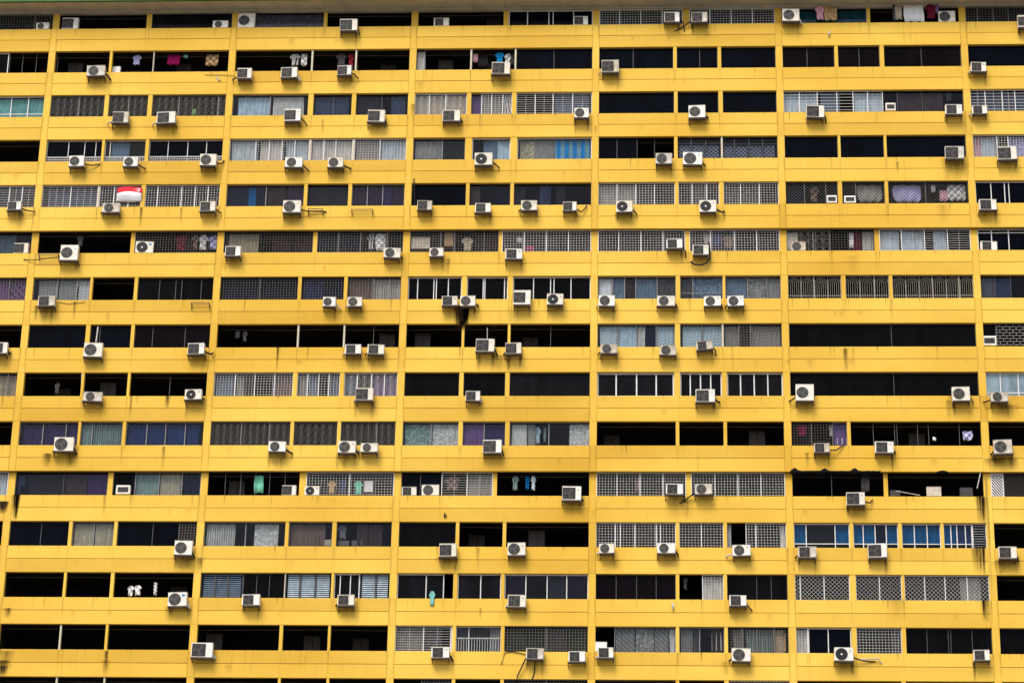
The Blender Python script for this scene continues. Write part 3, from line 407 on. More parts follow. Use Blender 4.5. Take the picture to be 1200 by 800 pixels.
# things hung or stacked in the openings: (row, x0, x1, y0, y1, shape, colour, style, label)
ITEMS = [
 (1, 346, 351, 68, 79, 'towel', 'charcoal', 'p', 'dark trousers hanging over the tail of a white striped shirt'), (1, 394, 406, 62, 77, 'shirt', 'dgrey', 'p', 'dim grey shirt overlapping a red garment by the brown post'), (1, 560, 572, 66, 79, 'towel', 'charcoal', 'k', 'dark towel hanging low between pink cloth and blue shirt'), (1, 599, 602, 63, 76, 'towel', 'dgrey', 'p', 'narrow grey cloth beside the black and white shirt'),
 (0, 1046, 1050, 6, 24, 'towel', 'dgrey', 'p', 'dark narrow cloth left of the cream towel'), (0, 1096, 1100, 5, 16, 'towel', 'lilac', 'p', 'narrow lilac cloth at the end of the top storey washing'), (5, 215, 226, 278, 294, 'shirt', 'charcoal', 'k', 'dark shirt overlapping a dark red checked one'),
 (1, 130.5, 141, 78, 85, 'board', 'white', 'p', 'white flat box on the ledge beside a round-fan air conditioner'),
 (0, 955, 967, 7, 23, 'shirt', 'pink', 'p', 'pink top hanging in front of dark teal curtain'), (0, 966, 981, 8, 24, 'towel', 'tan', 'l', 'tan frilly cloth hanging beside a pink top, teal curtain behind'),
 (0, 1049, 1057, 7, 23, 'towel', 'beige', 'p', 'narrow cream towel on the line left of the big pale sheet'), (0, 1059, 1083, 6, 25.5, 'towel', 'pwhite', 'p', 'big pale pink-white sheet hanging on the top storey'), (0, 1084, 1098, 5, 22, 'shirt', 'maroon', 'k', 'maroon checked shirt hanging beside the big pale sheet'),
 (1, 155, 166, 62, 76, 'shirt', 'lav', 'k', 'small white checked shirt hanging in a black balcony'), (1, 196, 211, 62, 76, 'towel', 'magenta', 'k', 'magenta checked towel hanging in a black balcony'), (1, 241, 256, 62, 77, 'towel', 'tan', 'K', 'tan checked towel hanging near a yellow pillar'), (1, 215, 220, 64, 68, 'towel', 'teal', 'p', 'tiny teal rag between magenta and tan towels'),
 (1, 340, 352, 61, 77, 'shirt', 'white', 's', 'white striped shirt hanging over a boxy air conditioner'), (1, 353, 360, 62, 77, 'towel', 'pwhite', 'K', 'white chequered cloth beside the striped shirt'), (1, 408, 415, 62, 78, 'shirt', 'red', 'K', 'red and white garment hanging beside a brown post'),
 (1, 554, 560, 63, 73, 'towel', 'pink', 'p', 'small dusty pink cloth hanging alone near the thin post'), (1, 580, 591, 61, 74, 'shirt', 'cyan', 'p', 'bright blue shirt hanging above an air conditioner'), (1, 591, 599, 63, 78, 'shirt', 'white', 'K', 'black and white shirt beside the bright blue one'),
 (2, 1107, 1116, 106, 118, 'shirt', 'pwhite', 'z', 'black and white patterned shirt hanging beside brown curtains'), (2, 225, 230, 128, 135, 'towel', 'green', 'p', 'small green bundle behind dark scrollwork'),
 (3, 537, 544, 172, 182, 'towel', 'sky', 'K', 'pale cloth hanging against dark checked curtain'), (3, 521, 526, 164, 183, 'towel', 'charcoal', 'p', 'dark cloth hanging at the edge of a grey curtain'),
 (4, 948, 960, 218, 237, 'shirt', 'brown', 'K', 'brown checked shirt behind dark lattice'), (4, 1004, 1034, 216, 237, 'blanket', 'grey', 'k', 'grey dotted blanket bulging behind dark lattice'), (4, 1046, 1080, 217, 237, 'blanket', 'lav', 'k', 'lavender checked blanket hung behind dark lattice'), (4, 1110, 1132, 214, 235, 'blanket', 'white', 'K', 'black and white chequered blanket beside a yellow pillar'), (4, 1101, 1111, 223, 236, 'towel', 'pink', 'k', 'small pink checked towel between two blankets'), (4, 1091, 1096, 215, 225, 'towel', 'pwhite', 'p', 'small white rag near a lattice mullion'),
 (4, 486, 494, 219, 238, 'towel', 'dgrey', 'p', 'grey cloth in a dark window beside pipe'), (4, 852, 858, 226, 236, 'towel', 'grey', 'k', 'crumpled grey cloth behind a square mesh'),
 (5, 90, 98, 276, 288, 'shirt', 'dgrey', 'k', 'grey checked shirt in a dark balcony above air conditioner'), (5, 205, 220, 275, 294, 'shirt', 'maroon', 'K', 'dark red checked shirt hanging behind dark mesh'), (5, 225, 233, 275, 292, 'shirt', 'brown', 'K', 'brown checked shirt behind dark mesh'), (5, 232, 244, 275, 293, 'shirt', 'pwhite', 'K', 'white checked shirt next to the brown one'), (5, 244, 256, 276, 292, 'shirt', 'lav', 'K', 'lavender checked shirt close to the yellow pillar'),
 (5, 430, 440, 273, 293, 'shirt', 'white', 'z', 'black and white garment hanging behind dark mesh'), (5, 440, 452, 273, 294, 'blanket', 'pwhite', 'K', 'white cage-checked cloth behind dark mesh'),
 (5, 482, 504, 278, 291, 'board', 'pbox', 'p', 'wide cream board leaning behind brown mesh'), (5, 521, 531, 272, 288, 'board', 'box', 'p', 'stacked brown carton behind brown mesh'), (5, 541, 555, 278, 294, 'shirt', 'beige', 'p', 'cream crumpled garment hanging behind brown mesh'), (5, 606, 612, 278, 284, 'towel', 'white', 'p', 'small white rag behind white square mesh'), (5, 615, 626, 288, 294, 'towel', 'magenta', 'p', 'magenta cloth low behind white square mesh'), (5, 642, 658, 274, 290, 'shirt', 'charcoal', 'k', 'dark garment hanging behind white square mesh'),
 (5, 836, 845, 274, 289, 'towel', 'blue', 'p', 'bright blue cloth behind white square mesh'), (5, 847, 860, 276, 290, 'shirt', 'brown', 'k', 'brown and pink garment beside the bright blue cloth'), (5, 825, 834, 274, 287, 'blanket', 'grey', 'p', 'grey crumpled cloth beside the looping hose'), (5, 921, 935, 273, 293, 'board', 'pbox', 'p', 'tall cream board at the edge of a balcony'), (5, 995, 1001, 273, 291, 'towel', 'pwhite', 'p', 'narrow white cloth beside a maroon curtain'),
 (6, 163, 170, 327, 333, 'towel', 'white', 'K', 'small white chequered cloth high in a dark window'), (6, 90, 104, 328, 335, 'board', 'pbox', 'p', 'pale flat box on top of a plaid curtain rail'),
 (7, 1081, 1088, 383, 404, 'towel', 'green', 'K', 'pale green checked towel hanging in a black bay'), (7, 992, 995, 396, 402, 'towel', 'pwhite', 'p', 'tiny white rag hanging in a long black bay'), (7, 276, 281, 388, 396, 'towel', 'dgrey', 'k', 'faint grey rag in a black balcony'), (7, 284, 290, 388, 400, 'shirt', 'dgrey', 'K', 'faint grey shirt in a black balcony'),
 (8, 64, 70, 448, 461, 'shirt', 'dgrey', 'k', 'faint grey garment hanging in a black balcony'),
 (9, 933, 947, 497, 510, 'shirt', 'magenta', 'p', 'magenta garment hanging behind dark mesh'), (9, 971, 976, 497, 511, 'shirt', 'white', 'k', 'white narrow garment beside a purple curtain'), (9, 1128, 1140, 505, 516, 'blanket', 'lav', 'K', 'lilac and white checked cloth in a black balcony'), (9, 1093, 1097, 512, 516, 'towel', 'pwhite', 'p', 'tiny white cloth between thin posts'), (9, 978, 992, 513, 521, 'board', 'white', 'p', 'white board under a purple curtain'), (9, 637, 640, 501, 518, 'towel', 'gteal', 'p', 'narrow grey cloth beside white curtains'), (9, 627, 634, 500, 520, 'shirt', 'sky', 'l', 'pale patterned garment hanging beside white curtains'),
 (10, 298, 309, 557, 577, 'towel', 'mint', 'p', 'mint green towel hanging between thin posts'), (10, 384, 394, 563, 578, 'shirt', 'tan', 'p', 'tan shirt behind white square mesh'), (10, 398, 406, 562, 578, 'shirt', 'blue', 'p', 'dark blue shirt behind white square mesh'), (10, 415, 425, 563, 579, 'shirt', 'mint', 'p', 'mint green shirt behind white square mesh'), (10, 427, 437, 563, 576, 'board', 'white', 'p', 'white notice card behind white square mesh'),
 (10, 472, 487, 556, 568, 'board', 'white', 'p', 'white panel above a small air conditioner'), (10, 494, 514, 560, 567, 'board', 'navy', 'p', 'navy panel above a round-fan air conditioner'), (10, 600, 608, 557, 574, 'shirt', 'gteal', 's', 'grey-green striped shirt hanging in a black balcony'), (10, 615, 621, 557, 573, 'shirt', 'royal', 'k', 'blue checked shirt in a black balcony'), (10, 622, 628, 557, 574, 'shirt', 'sky', 'k', 'pale blue checked shirt beside the blue one'), (10, 521, 540, 558, 574, 'shirt', 'brown', 'K', 'brown patterned garment behind white bars'), (10, 745, 750, 560, 575, 'towel', 'brown', 'p', 'brown narrow towel behind white mesh'),
 (10, 22, 30, 556, 579, 'towel', 'bluegrey', 'p', 'blue-grey cloth at the end of a cluttered window'), (10, 24, 33, 569, 580, 'board', 'charcoal', 'p', 'dark box on a cluttered window sill'), (10, 1009, 1019, 553, 576, 'towel', 'dgrey', 'p', 'grey panel hanging askew below a torn awning'), (10, 1043, 1055, 574, 581, 'board', 'dgrey', 'p', 'low grey box on a dark balcony ledge'), (10, 1086, 1103, 570, 581, 'board', 'pbox', 'p', 'cream crate on a dark balcony ledge'), (10, 1125, 1140, 571, 581, 'board', 'dgrey', 'p', 'dark grey crate beside a leaning white stick'),
 (11, 396, 407, 614, 631, 'shirt', 'white', 'p', 'white garment hanging in a cluttered window'), (11, 396, 409, 633, 639, 'board', 'pbox', 'p', 'small pale box on a window sill'), (11, 412, 424, 633, 639, 'board', 'pbox', 'p', 'pale tray next to a small pale box'), (11, 379, 388, 632, 639, 'board', 'pbox', 'p', 'small pale box under a brown curtain'), (11, 964, 976, 615, 633, 'shirt', 'tan', 'K', 'tan and white garment between blue curtains'),
 (12, 149, 157, 686, 698, 'shirt', 'white', 'K', 'white checked shirt hung low in a black balcony'), (12, 157, 166, 685, 697, 'shirt', 'pwhite', 'K', 'white shirt hanging next to a checked one'), (12, 180, 184, 682, 697, 'towel', 'white', 'k', 'faint white rag beside two white shirts'), (12, 503, 510, 692, 709, 'shirt', 'teal', 'p', 'teal cloth dangling over the yellow wall below a window'), (12, 514, 518, 690, 697, 'towel', 'pwhite', 'p', 'tiny white cloth beside the dangling teal one'), (12, 285, 291, 676, 684, 'towel', 'grey', 'p', 'small grey rag in a dark window'), (12, 866, 874, 676, 698, 'towel', 'dgreen', 's', 'narrow green-grey cloth in a dark window'), (12, 800, 806, 674, 690, 'shirt', 'dgrey', 'k', 'grey garment in a dark window beside white mesh'),
 (13, 834, 848, 741, 762, 'board', 'pbox', 'p', 'stacked brown cartons in a dark window'), (13, 907, 921, 742, 762, 'board', 'box', 'p', 'tall brown carton at the end of a meshed window'), (13, 1181, 1204, 753, 766, 'blanket', 'cyan', 'p', 'blue bundled cloth in a dark window'),
]
BRACK = [(361, 378, 245, 253), (412, 436.5, 245.5, 253), (224, 245, 354.5, 361), (45, 68, 297, 302)]
# stains: (x, y0, y1, width px, strength)
STAINS = [(541, 358, 388, 14, 6), (543, 358, 386, 10, 7), (539, 358, 384, 8, 6), (1150, 581, 614, 10, 1.8), (1152.5, 582, 614, 3, 4), (1147, 581, 600, 4, 2), (1146, 639, 672, 11, 1.5), (1153, 640, 676, 3, 3.5), (1149, 640, 672, 2.5, 3), (1155, 702, 730, 9, 1.4), (1153, 703, 726, 2.5, 3), (1159, 560, 700, 3, 1.2), (18, 579, 610, 7, 3.6), (19.5, 579, 608, 3, 5), (3, 587, 602, 10, 4), (3, 773, 792, 11, 4), (9, 712, 724, 7, 1.5),
 (55, 531, 548, 9, 1.5), (82, 531, 548, 9, 1.3), (62, 531, 547, 20, .6), (52, 360, 380, 12, 1.0), (42, 358, 378, 5, 1.3), (60, 360, 382, 5, 1.2), (87, 353, 376, 3, 1.3), (103, 92, 108, 3, 1.4), (595, 415, 436, 7, 1.8), (585, 416, 436, 14, .8), (561, 414, 436, 5, 1.0), (165, 243, 268, 3, 1.2), (212, 243, 265, 3, .8), (99, 196, 216, 4, .7), (23, 249, 270, 6, .8), (122, 577, 606, 3, .8), (325, 407, 435, 3, 1.6), (378, 140, 160, 3, .6), (404, 531, 550, 5, 1.2), (315, 531, 551, 4, 1.0), (330, 531, 551, 4, 1.0), (395, 532, 551, 4, 1.1), (436, 470, 492, 6, .9), (417, 470, 492, 5, 1.0), (196, 464, 480, 5, 1.6), (219, 470, 492, 4, .8), (153, 464, 492, 3, 1.1), (191, 523, 551, 4, .9), (991, 408, 436, 5, 1.3), (1000, 408, 436, 3, .5), (946, 530, 551, 4, .9), (1175, 536, 552, 26, 1.2), (1180, 474, 492, 22, .9), (1165, 532, 552, 6, 1.6), (1166, 537, 548, 20, 1.4), (1172, 656, 672, 10, 1.6), (1190, 656, 670, 7, 1.3), (1178, 658, 668, 24, .9), (698, 148, 160, 2, .8), (722, 250, 264, 2, 1.4), (506, 296, 320, 4, 1.1), (525, 303, 322, 4, 1.0), (520, 653, 668, 16, 1.0), (560, 641, 668, 3, .7), (563, 712, 728, 3, .7), (205, 652, 668, 4, 1.0), (222, 652, 668, 4, .9), (198, 711, 729, 8, 1.1), (221, 711, 729, 4, 1.0), (124, 762, 790, 4, 1.3), (124, 773, 792, 8, .8), (234, 653, 668, 8, 1.2), (6, 762, 780, 16, .9), (1142, 775, 800, 3, 1.8), (1116, 460, 490, 8, .9), (1112, 469, 492, 5, 1.2), (240, 170, 190, 1, .4), (790, 580, 607, 16, .5), (805, 584, 608, 14, .6), (862, 712, 728, 8, .8), (822, 762, 776, 3, .8), (604, 360, 380, 14, .7), (1105, 240, 265, 14, .4), (870, 700, 728, 3, .8), (1000, 300, 322, 12, .3), (484, 122, 137, 5, 1.2), (1050, 700, 730, 20, .4), (720, 655, 668, 12, .5), (850, 775, 792, 8, .6), (380, 312, 322, 3, .4), (1060, 40, 55, 2, .3), (1109, 186, 215, 8, .8), (1120, 190, 215, 24, .55), (1153, 246, 262, 10, .7), (590, 92, 108, 14, .6), (1052, 190, 205, 3, 1.0)]
# ------------------------------------------------------------------ ground and block shell
gnd = MB(); gnd.sheet([[(-1500, -1500, 0), (1500, -1500, 0)], [(-1500, 2500, 0), (1500, 2500, 0)]])
tag(gnd.build('ground', M['ground']), kind='structure')
block = tag(empty('apartment_block', (0, 0, 0)), 'tall yellow apartment block with long rows of windows and air conditioners', 'building')
NR = 15; RECR = (0, 5, 10)
XL, XR = PX[0] - PW / 2, PX[-1] + PW / 2
pod = MB(); pod.box(XL, XR, .02, 12, .0, zs(NR - 1) - (FH - OH) - OH); pod.build('podium_wall', M['podium'], block)
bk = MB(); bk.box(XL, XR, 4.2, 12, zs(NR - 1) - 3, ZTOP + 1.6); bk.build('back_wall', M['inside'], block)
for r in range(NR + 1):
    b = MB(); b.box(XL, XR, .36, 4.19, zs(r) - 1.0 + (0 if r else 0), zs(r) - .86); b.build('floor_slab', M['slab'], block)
for x in PX:
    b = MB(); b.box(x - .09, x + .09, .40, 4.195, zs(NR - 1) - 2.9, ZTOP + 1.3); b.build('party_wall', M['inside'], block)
# pillars, pilaster panels and two-course spandrel panels
GAP = .010
def jit(a=.004): return rng.uniform(-a, a)
for r in range(NR):
    z0 = zs(r) - (FH - OH); z1 = zs(r); zm = z0 + (z1 - z0) * .515
    for k, x in enumerate(PX):
        b = MB(); y0 = .26 if r in RECR else .012
        b.box(x - PW / 2, x + PW / 2, y0, .30 if y0 < .1 else .39, z1 + .001, z1 + OH - .001); b.build('pillar', YELLOW, block)
        b = MB(); y0 = .006 + jit(.003)
        b.cbox(x - PW / 2 + .004, x + PW / 2 - .004, y0, .06, z0, z1, .012); b.build('pilaster_panel', YELLOW, block)
        if k < len(PX) - 1:
            xa, xb = x + PW / 2 + .004, PX[k + 1] - PW / 2 - .004
            for (a, c) in ((z0, zm - GAP), (zm + GAP, z1)):
                b = MB(); y0 = jit(); b.cbox(xa, xb, y0, .06, a, c, .012); b.build('spandrel_panel', YELLOW, block)
    b = MB(); b.box(XL + .01, XR - .01, .061, .352, zm, z1 - .004); b.box(XL + .01, XR - .01, .061, .19, z0 + .004, zm - .002); b.build('spandrel_core', OCHRE, block)
# roof overhang: beige soffit panels, ribs and green edge
ZS = inv(30, 12.0, 0.0)[1]; ZS = max(ZS, ZTOP + 1.0)
OV = .95
def soffit_z(y): return ZS
b = MB(); b.box(XL - 1, XR + 1, -OV + .0, 12, ZS + .10, ZS + .5); b.build('roof_slab', M['slab'], block)
b = MB(); b.cbox(XL - 1, XR + 1, -OV - .12, -OV - .002, ZS - .08, ZS + .55, .02); b.build('roof_edge', M['green'], block)
mids = {k: v for k, v in zip(range(6), ())}
hd = MB(); hd.box(XL, XR, .10, .39, ZS - .16, ZS - .002); hd.build('lintel', M['beige'], block)
for k in range(len(PX) - 1):
    mid = (PX[k] + PX[k + 1]) / 2
    for (xa, xb) in ((PX[k] + .08, mid - .012), (mid + .012, PX[k + 1] - .08)):
        b = MB(); b.box(xa, xb, -OV, .095, ZS + jit(.006), ZS + .09); b.build('soffit_panel', M['beige'], block)
for x in PX:
    b = MB(); b.box(x - .075, x + .075, -OV, .095, ZS - .035, ZS + .09); b.build('soffit_rib', M['beige'], block)
    
# ------------------------------------------------------------------ openings
def near_pillar(x):
    return min(PX, key=lambda p: abs(p - x))
def snap(x):
    p = near_pillar(x)
    if abs(x - (p - PW / 2)) < .28 and x < p: return p - PW / 2
    if abs(x - (p + PW / 2)) < .28 and x > p: return p + PW / 2
    return x
INFO = {}           # per storey: list of (xa, xb, text)
KIND = {'o': 'open black balcony', 'g': 'dark glass', 'w': 'pale-framed window', 'c': 'glazed window', 'm': 'square-mesh grille', 'h': 'barred grille', 'n': 'scrollwork grille', 'a': 'arched grille',
        'd': 'diamond lattice', 'q': 'block screen', 'r': 'low-railed window', 'v': 'slatted blinds', 'x': 'slanted louvre'}
BAR = {'tan': 'tanbar', 'scroll': 'scroll', 'white': 'bar', 'gray': 'graybar', 'dark': 'darkbar'}
def cname(c): return {'bgrey': 'blue-grey', 'gteal': 'grey-green', 'sky': 'pale blue', 'dgrey': 'dark grey', 'dteal': 'dark teal', 'dbrown': 'dark brown', 'royal': 'bright blue', 'cyan': 'sky-blue', 'dgreen': 'olive', 'lav': 'lavender', 'pwhite': 'bright white', 'charcoal': 'near-black', 'bluegrey': 'slate blue'}.get(c, c)
SNAME = {'q': 'dotted', 'S': 'broad-striped', 'p': 'plain', 'l': 'lace', 'k': 'finely checked', 'K': 'checked', 's': 'pleat-shade striped', 'z': 'zebra-patterned', 'g': 'diagonally patterned'}
CURTAINS = []; 
def frame_mb(xa, xb, za, zb, y, mu, th, dep, tr=None, tr2=None, mw=None):
    f = MB(); mw = mw or th
    f.box(xa, xb, y, y + dep, za, za + th); f.box(xa, xb, y, y + dep, zb - th, zb)
    f.box(xa, xa + th, y, y + dep, za + th, zb - th); f.box(xb - th, xb, y, y + dep, za + th, zb - th)
    for x in mu: f.box(x - mw / 2, x + mw / 2, y + .003, y + dep - .003, za + th, zb - th)
    if tr: f.box(xa + th, xb - th, y + .006, y + dep - .006, za + (zb - za) * tr - th * .4, za + (zb - za) * tr + th * .4)
    if tr2: f.box(xa + th, xb - th, y + .006, y + dep - .006, zb - (zb - za) * tr2 - th * .4, zb - (zb - za) * tr2 + th * .4)
    return f
def opening(r, x0, x1, kind, mull, o, row):
    za, zb = zs(r), zs(r) + OH - .002
    if r == 0: zb = min(zb, ZS - .165)
    xa = PX[0] + PW / 2 if x0 == 0 and row[0][0] == x0 and x1 > 0 else snap(px2x(x0, r))
    if x1 >= 1200: xb = PX[-1] - PW / 2
    else: xb = snap(px2x(x1, r))
    cs = o.get('c') or []
    INFO.setdefault(r, []).append((xa, xb, KIND[kind], cs[0] if cs else None))
    za += .003
    mu = [px2x(m, r) for m in mull]; rec = .20 if r not in RECR else .30
    xa += .002; xb -= .002
    if kind == 'o':
        for m in mu:
            b = MB(); b.tube([(m, .30, za), (m + jit(.01), .30, zb)], .014, 6); b.build('post', M['graybar'], block)
        if xb - xa > 1.2:
            b = MB(); b.tube([(xa, .55, zb - .12 + jit(.03)), (xb, .55, zb - .12 + jit(.03))], .016, 6); b.build('clothes_rail', M['steel'], block)
            if rng.random() < .6:                          # dim door or wardrobe front inside the flat
                x = rng.uniform(xa + .3, xb - .7); yy = rng.uniform(1.0, 2.2); b = MB(); zz = zs(r) - .85
                b.box(x, x + .38, yy, yy + .05, zz, zz + 2.05); b.box(x + .40, x + .78, yy + .01, yy + .05, zz, zz + 2.05); b.box(x - .05, x - .005, yy - .01, yy + .06, zz, zz + 2.1)
                b.build('inner_door', M['door'], block)
        return
    win = empty('window', (0, 0, 0), block)
    def panes(th, y, za_, zb_, gl, ms):
        e = [xa + th] + list(ms) + [xb - th]
        for a, c in zip(e, e[1:]):
            if c - a < .05: continue
            b = MB(); yy = y + jit(.006); tl = jit(.006)
            n = 0; b.v = [(a, yy, za_), (c, yy + tl, za_), (c, yy + tl + jit(.004), zb_), (a, yy, zb_), (a, yy + .01, za_), (c, yy + tl + .01, za_), (c, yy + tl + .012, zb_), (a, yy + .01, zb_)]
            b.f = [(0, 1, 2, 3), (7, 6, 5, 4), (0, 4, 5, 1), (1, 5, 6, 2), (2, 6, 7, 3), (3, 7, 4, 0)]; b.m = [0] * 6
            b.build('pane', GL[gl], win)
    gl = o.get('gl')
    ybar = rec - .06
    if kind == 'g':
        th = .03; frame_mb(xa, xb, za, zb, rec, mu, th, .05, mw=.035).build('frame', M['dframe'], win)
        if not o.get('sill'): panes(th, rec + .02, za + th, zb - th, gl, mu)
        else:
            panes(th, rec + .02, za + OH * o['sill'], zb - th, gl, mu)
    elif kind == 'w':
        th = o.get('th', .045); frame_mb(xa, xb, za, zb, rec - .02, mu, th, .06, o.get('tr'), o.get('tr2')).build('frame', M['white'], win); panes(th, rec + .015, za + th, zb - th, gl, mu)
    elif kind == 'c':
        th = .03; frame_mb(xa, xb, za, zb, rec, mu, th, .05, o.get('tr'), mw=.04).build('frame', M['gframe' if gl == 'C' else 'dframe'], win); panes(th, rec + .02, za + th, zb - th, gl, mu)
    elif kind == 'r':
        th = .035; zr = za + OH * o.get('rail', .26)
        frame_mb(xa, xb, za, zb, rec, mu, th, .05, o.get('rail', .26)).build('frame', M['white'], win); panes(th, rec + .02, za + th, zb - th, gl, mu)
        b = MB(); n = int((xb - xa) / .13)
        for i in range(1, n): x = xa + (xb - xa) * i / n; b.box(x - .011, x + .011, rec - .05, rec - .03, za, zr)
        for i in range(3 if o.get('rail', .26) < .4 else 2): z = za + (zr - za) * (i + .5) / 3 if o.get('rail', .26) < .4 else za + (zr - za - .03) * i; b.box(xa, xb, rec - .049, rec - .031, z, z + .024)
        b.box(xa, xb, rec - .055, rec - .02, zr - .02, zr + .012)
        tag(b.build('rail_grille', M['bar'], win), kind='stuff')
    elif kind == 'v':
        th = .03; frame_mb(xa, xb, za, zb, rec, mu, .045, .05, mw=.10).build('frame', M['dframe'], win)
        b = MB(); e = [xa + .05] + mu + [xb - .05]
        for a, c in zip(e, e[1:]):
            n = 12
            for i in range(n):
                z = za + .06 + (zb - za - .12) * i / (n - 1)
                b.box(a + .06, c - .06, rec + .06, rec + .075, z - .028, z + .028)
        tag(b.build('blind_slats', cloth(o['vc'], 'p'), win), kind='stuff')
    elif kind == 'x':
        frame_mb(xa, xb, za, zb, ybar, [], .05, .05).build('frame', M['white'], win)
        b = MB(); k = -12
        W = xb - xa - .1; H = zb - za - .1
        for i in range(-7, 13):
            p = xa + .05 + i * .14
            a0 = max(xa + .05, p); a1 = min(xb - .05, p + H * .8)
            if a1 - a0 < .02: continue
            b.seg(a0, zb - .05 - (a0 - p) / .8, a1, zb - .05 - (a1 - p) / .8, .05, ybar, ybar + .03)
        tag(b.build('louvre_slats', M['white'], win), kind='stuff')
    else:
        bm = M[BAR[o.get('bar', 'white' if kind in 'mhq' else ('scroll' if kind == 'n' else 'gray'))]]
        frm = M['white'] if o.get('bar', 'white' if kind in 'mh' else 'x') == 'white' else bm
        th = .035
        frame_mb(xa, xb, za, zb, ybar - .01, mu, th if frm is not bm else .025, .04, mw=.045).build('frame', frm, win)
        b = MB(); bw = .0145; W = xb - xa; H = zb - za
        if kind == 'm':
            n = max(2, round(W / .155)); q = max(2, round(H / .15))
            for i in range(1, n): x = xa + W * i / n; b.box(x - bw / 2, x + bw / 2, ybar, ybar + .016, za + .03, zb - .03)
            for i in range(1, q): z = za + H * i / q; b.box(xa + .03, xb - .03, ybar + .004, ybar + .02, z - bw / 2, z + bw / 2)
        elif kind == 'h':
            p = o.get('pitch', .13); q = max(2, round(H / p)); e = [xa] + mu + [xb]; t2 = .022 if p > .15 else .016
            for i in range(1, q): z = za + H * i / q; b.box(xa + .03, xb - .03, ybar, ybar + .018, z - t2 / 2, z + t2 / 2)
            for a, c in zip(e, e[1:]):
                nv = o.get('vb', 0)
                for i in range(1, nv + 1): x = a + (c - a) * i / (nv + 1); b.box(x - bw / 2, x + bw / 2, ybar + .004, ybar + .022, za + .03, zb - .03)
        elif kind == 'n':
            cw = .36; n = max(1, round(W / cw)); q = 3; cx = W / n; cz = H / q; ww = .0125
            for i in range(n):
                for j in range(q):
                    x, z = xa + cx * (i + .5), za + cz * (j + .5); hx, hz = cx * .48, cz * .48
                    b.arc(x, z, min(hx, hz) * .52, 0, 2 * math.pi, 8, ww, ybar, ybar + .015)
                    for sx, sz in ((1, 1), (1, -1), (-1, 1), (-1, -1)):
                        b.seg(x + sx * hx, z, x, z + sz * hz, ww, ybar, ybar + .015)
                        b.arc(x + sx * hx * .95, z + sz * hz * .95, min(hx, hz) * .36, math.atan2(-sz, -sx) - 1.1, math.atan2(-sz, -sx) + 1.1, 3, ww, ybar, ybar + .014)
                b.box(xa + cx * i - .008, xa + cx * i + .008, ybar + .002, ybar + .016, za + .02, zb - .02)
        elif kind == 'a':
            cw = .74; n = max(1, round(W / cw)); cx = W / n
            for i in range(n):
                x = xa + cx * (i + .5); up = i % 2 == 0; zt = za + H * .68
                for rr in (.46, .31, .16):
                    R_ = cx * rr
                    if up or True:
                        b.arc(x, zt, R_, 0, math.pi, 8, .014, ybar, ybar + .016)
                        for s in (-1, 1): b.box(x + s * R_ - .007, x + s * R_ + .007, ybar, ybar + .016, za + .03, zt)
            b.box(xa + .03, xb - .03, ybar + .004, ybar + .02, za + .2, za + .225)
            for i in range(n + 1): x = min(max(xa + cx * i, xa + .03), xb - .03); b.box(x - .009, x + .009, ybar + .002, ybar + .018, za + .03, zb - .03)
            for i in range(n): x = xa + cx * (i + .5); b.box(x - .007, x + .007, ybar + .002, ybar + .018, za + .03, za + H * .72)
        elif kind == 'd':
            p = o.get('pit', .19); s0 = .014 if p > .14 else .0125
            if bm is M['bar'] and p > .17: s0 = .03
            L = W + H
            k = 0; c = -H
            while c < W:
                for sgn in (1, -1):
                    a0, a1 = max(0, c), min(W, c + H)
                    if a1 - a0 > .02:
                        if sgn > 0: b.seg(xa + a0, za + (a0 - c), xa + a1, za + (a1 - c), s0, ybar, ybar + .014)
                        else: b.seg(xa + a0, zb - (a0 - c), xa + a1, zb - (a1 - c), s0, ybar + .006, ybar + .02)
                c += p * 1.414
        elif kind == 'q':
            q = 8
            for i in range(q + 1):
                z = za + H * i / q; b.box(xa, xb, ybar, ybar + .06, z - .02, min(z + .02, zb))
                if i < q:
                    n = int(W / .34)
                    for j in range(n + 1):
                        x = xa + .34 * j + (.17 if i % 2 else 0)
                        if x < xb - .03: b.box(x, x + .04, ybar + .003, ybar + .055, z + .02, z + H / q - .02)
        tag(b.build('grille', bm, win), kind='stuff')
    for c in cs: CURTAINS.append((r, c, xa, xb, za + OH * o.get('cb', 0), zb - OH * o.get('ct', 0), rec + .16, kind))
for r, row in enumerate(ROWS):
    for (x0, x1, kind, mull, o) in row: opening(r, x0, x1, kind, mull, o, row)
    inf = sorted(INFO[r], key=lambda t: t[0])
    for a, c in zip(inf, inf[1:]):
        gx = (a[1] + c[0]) / 2; gw = c[0] - a[1]
        if gw < .03 or abs(near_pillar(gx) - gx) < .3: continue
        b = MB(); za, zb = zs(r), zs(r) + OH - .002
        if r == 0: zb = ZS - .165
        y0 = .26 if r in RECR else (.02 if gw > .1 else .07)
        b.box(a[1], c[0], y0, .27 if y0 < .1 else .38, za + .002, zb); b.build('pier', YELLOW if gw > .12 else M['cream'], block)
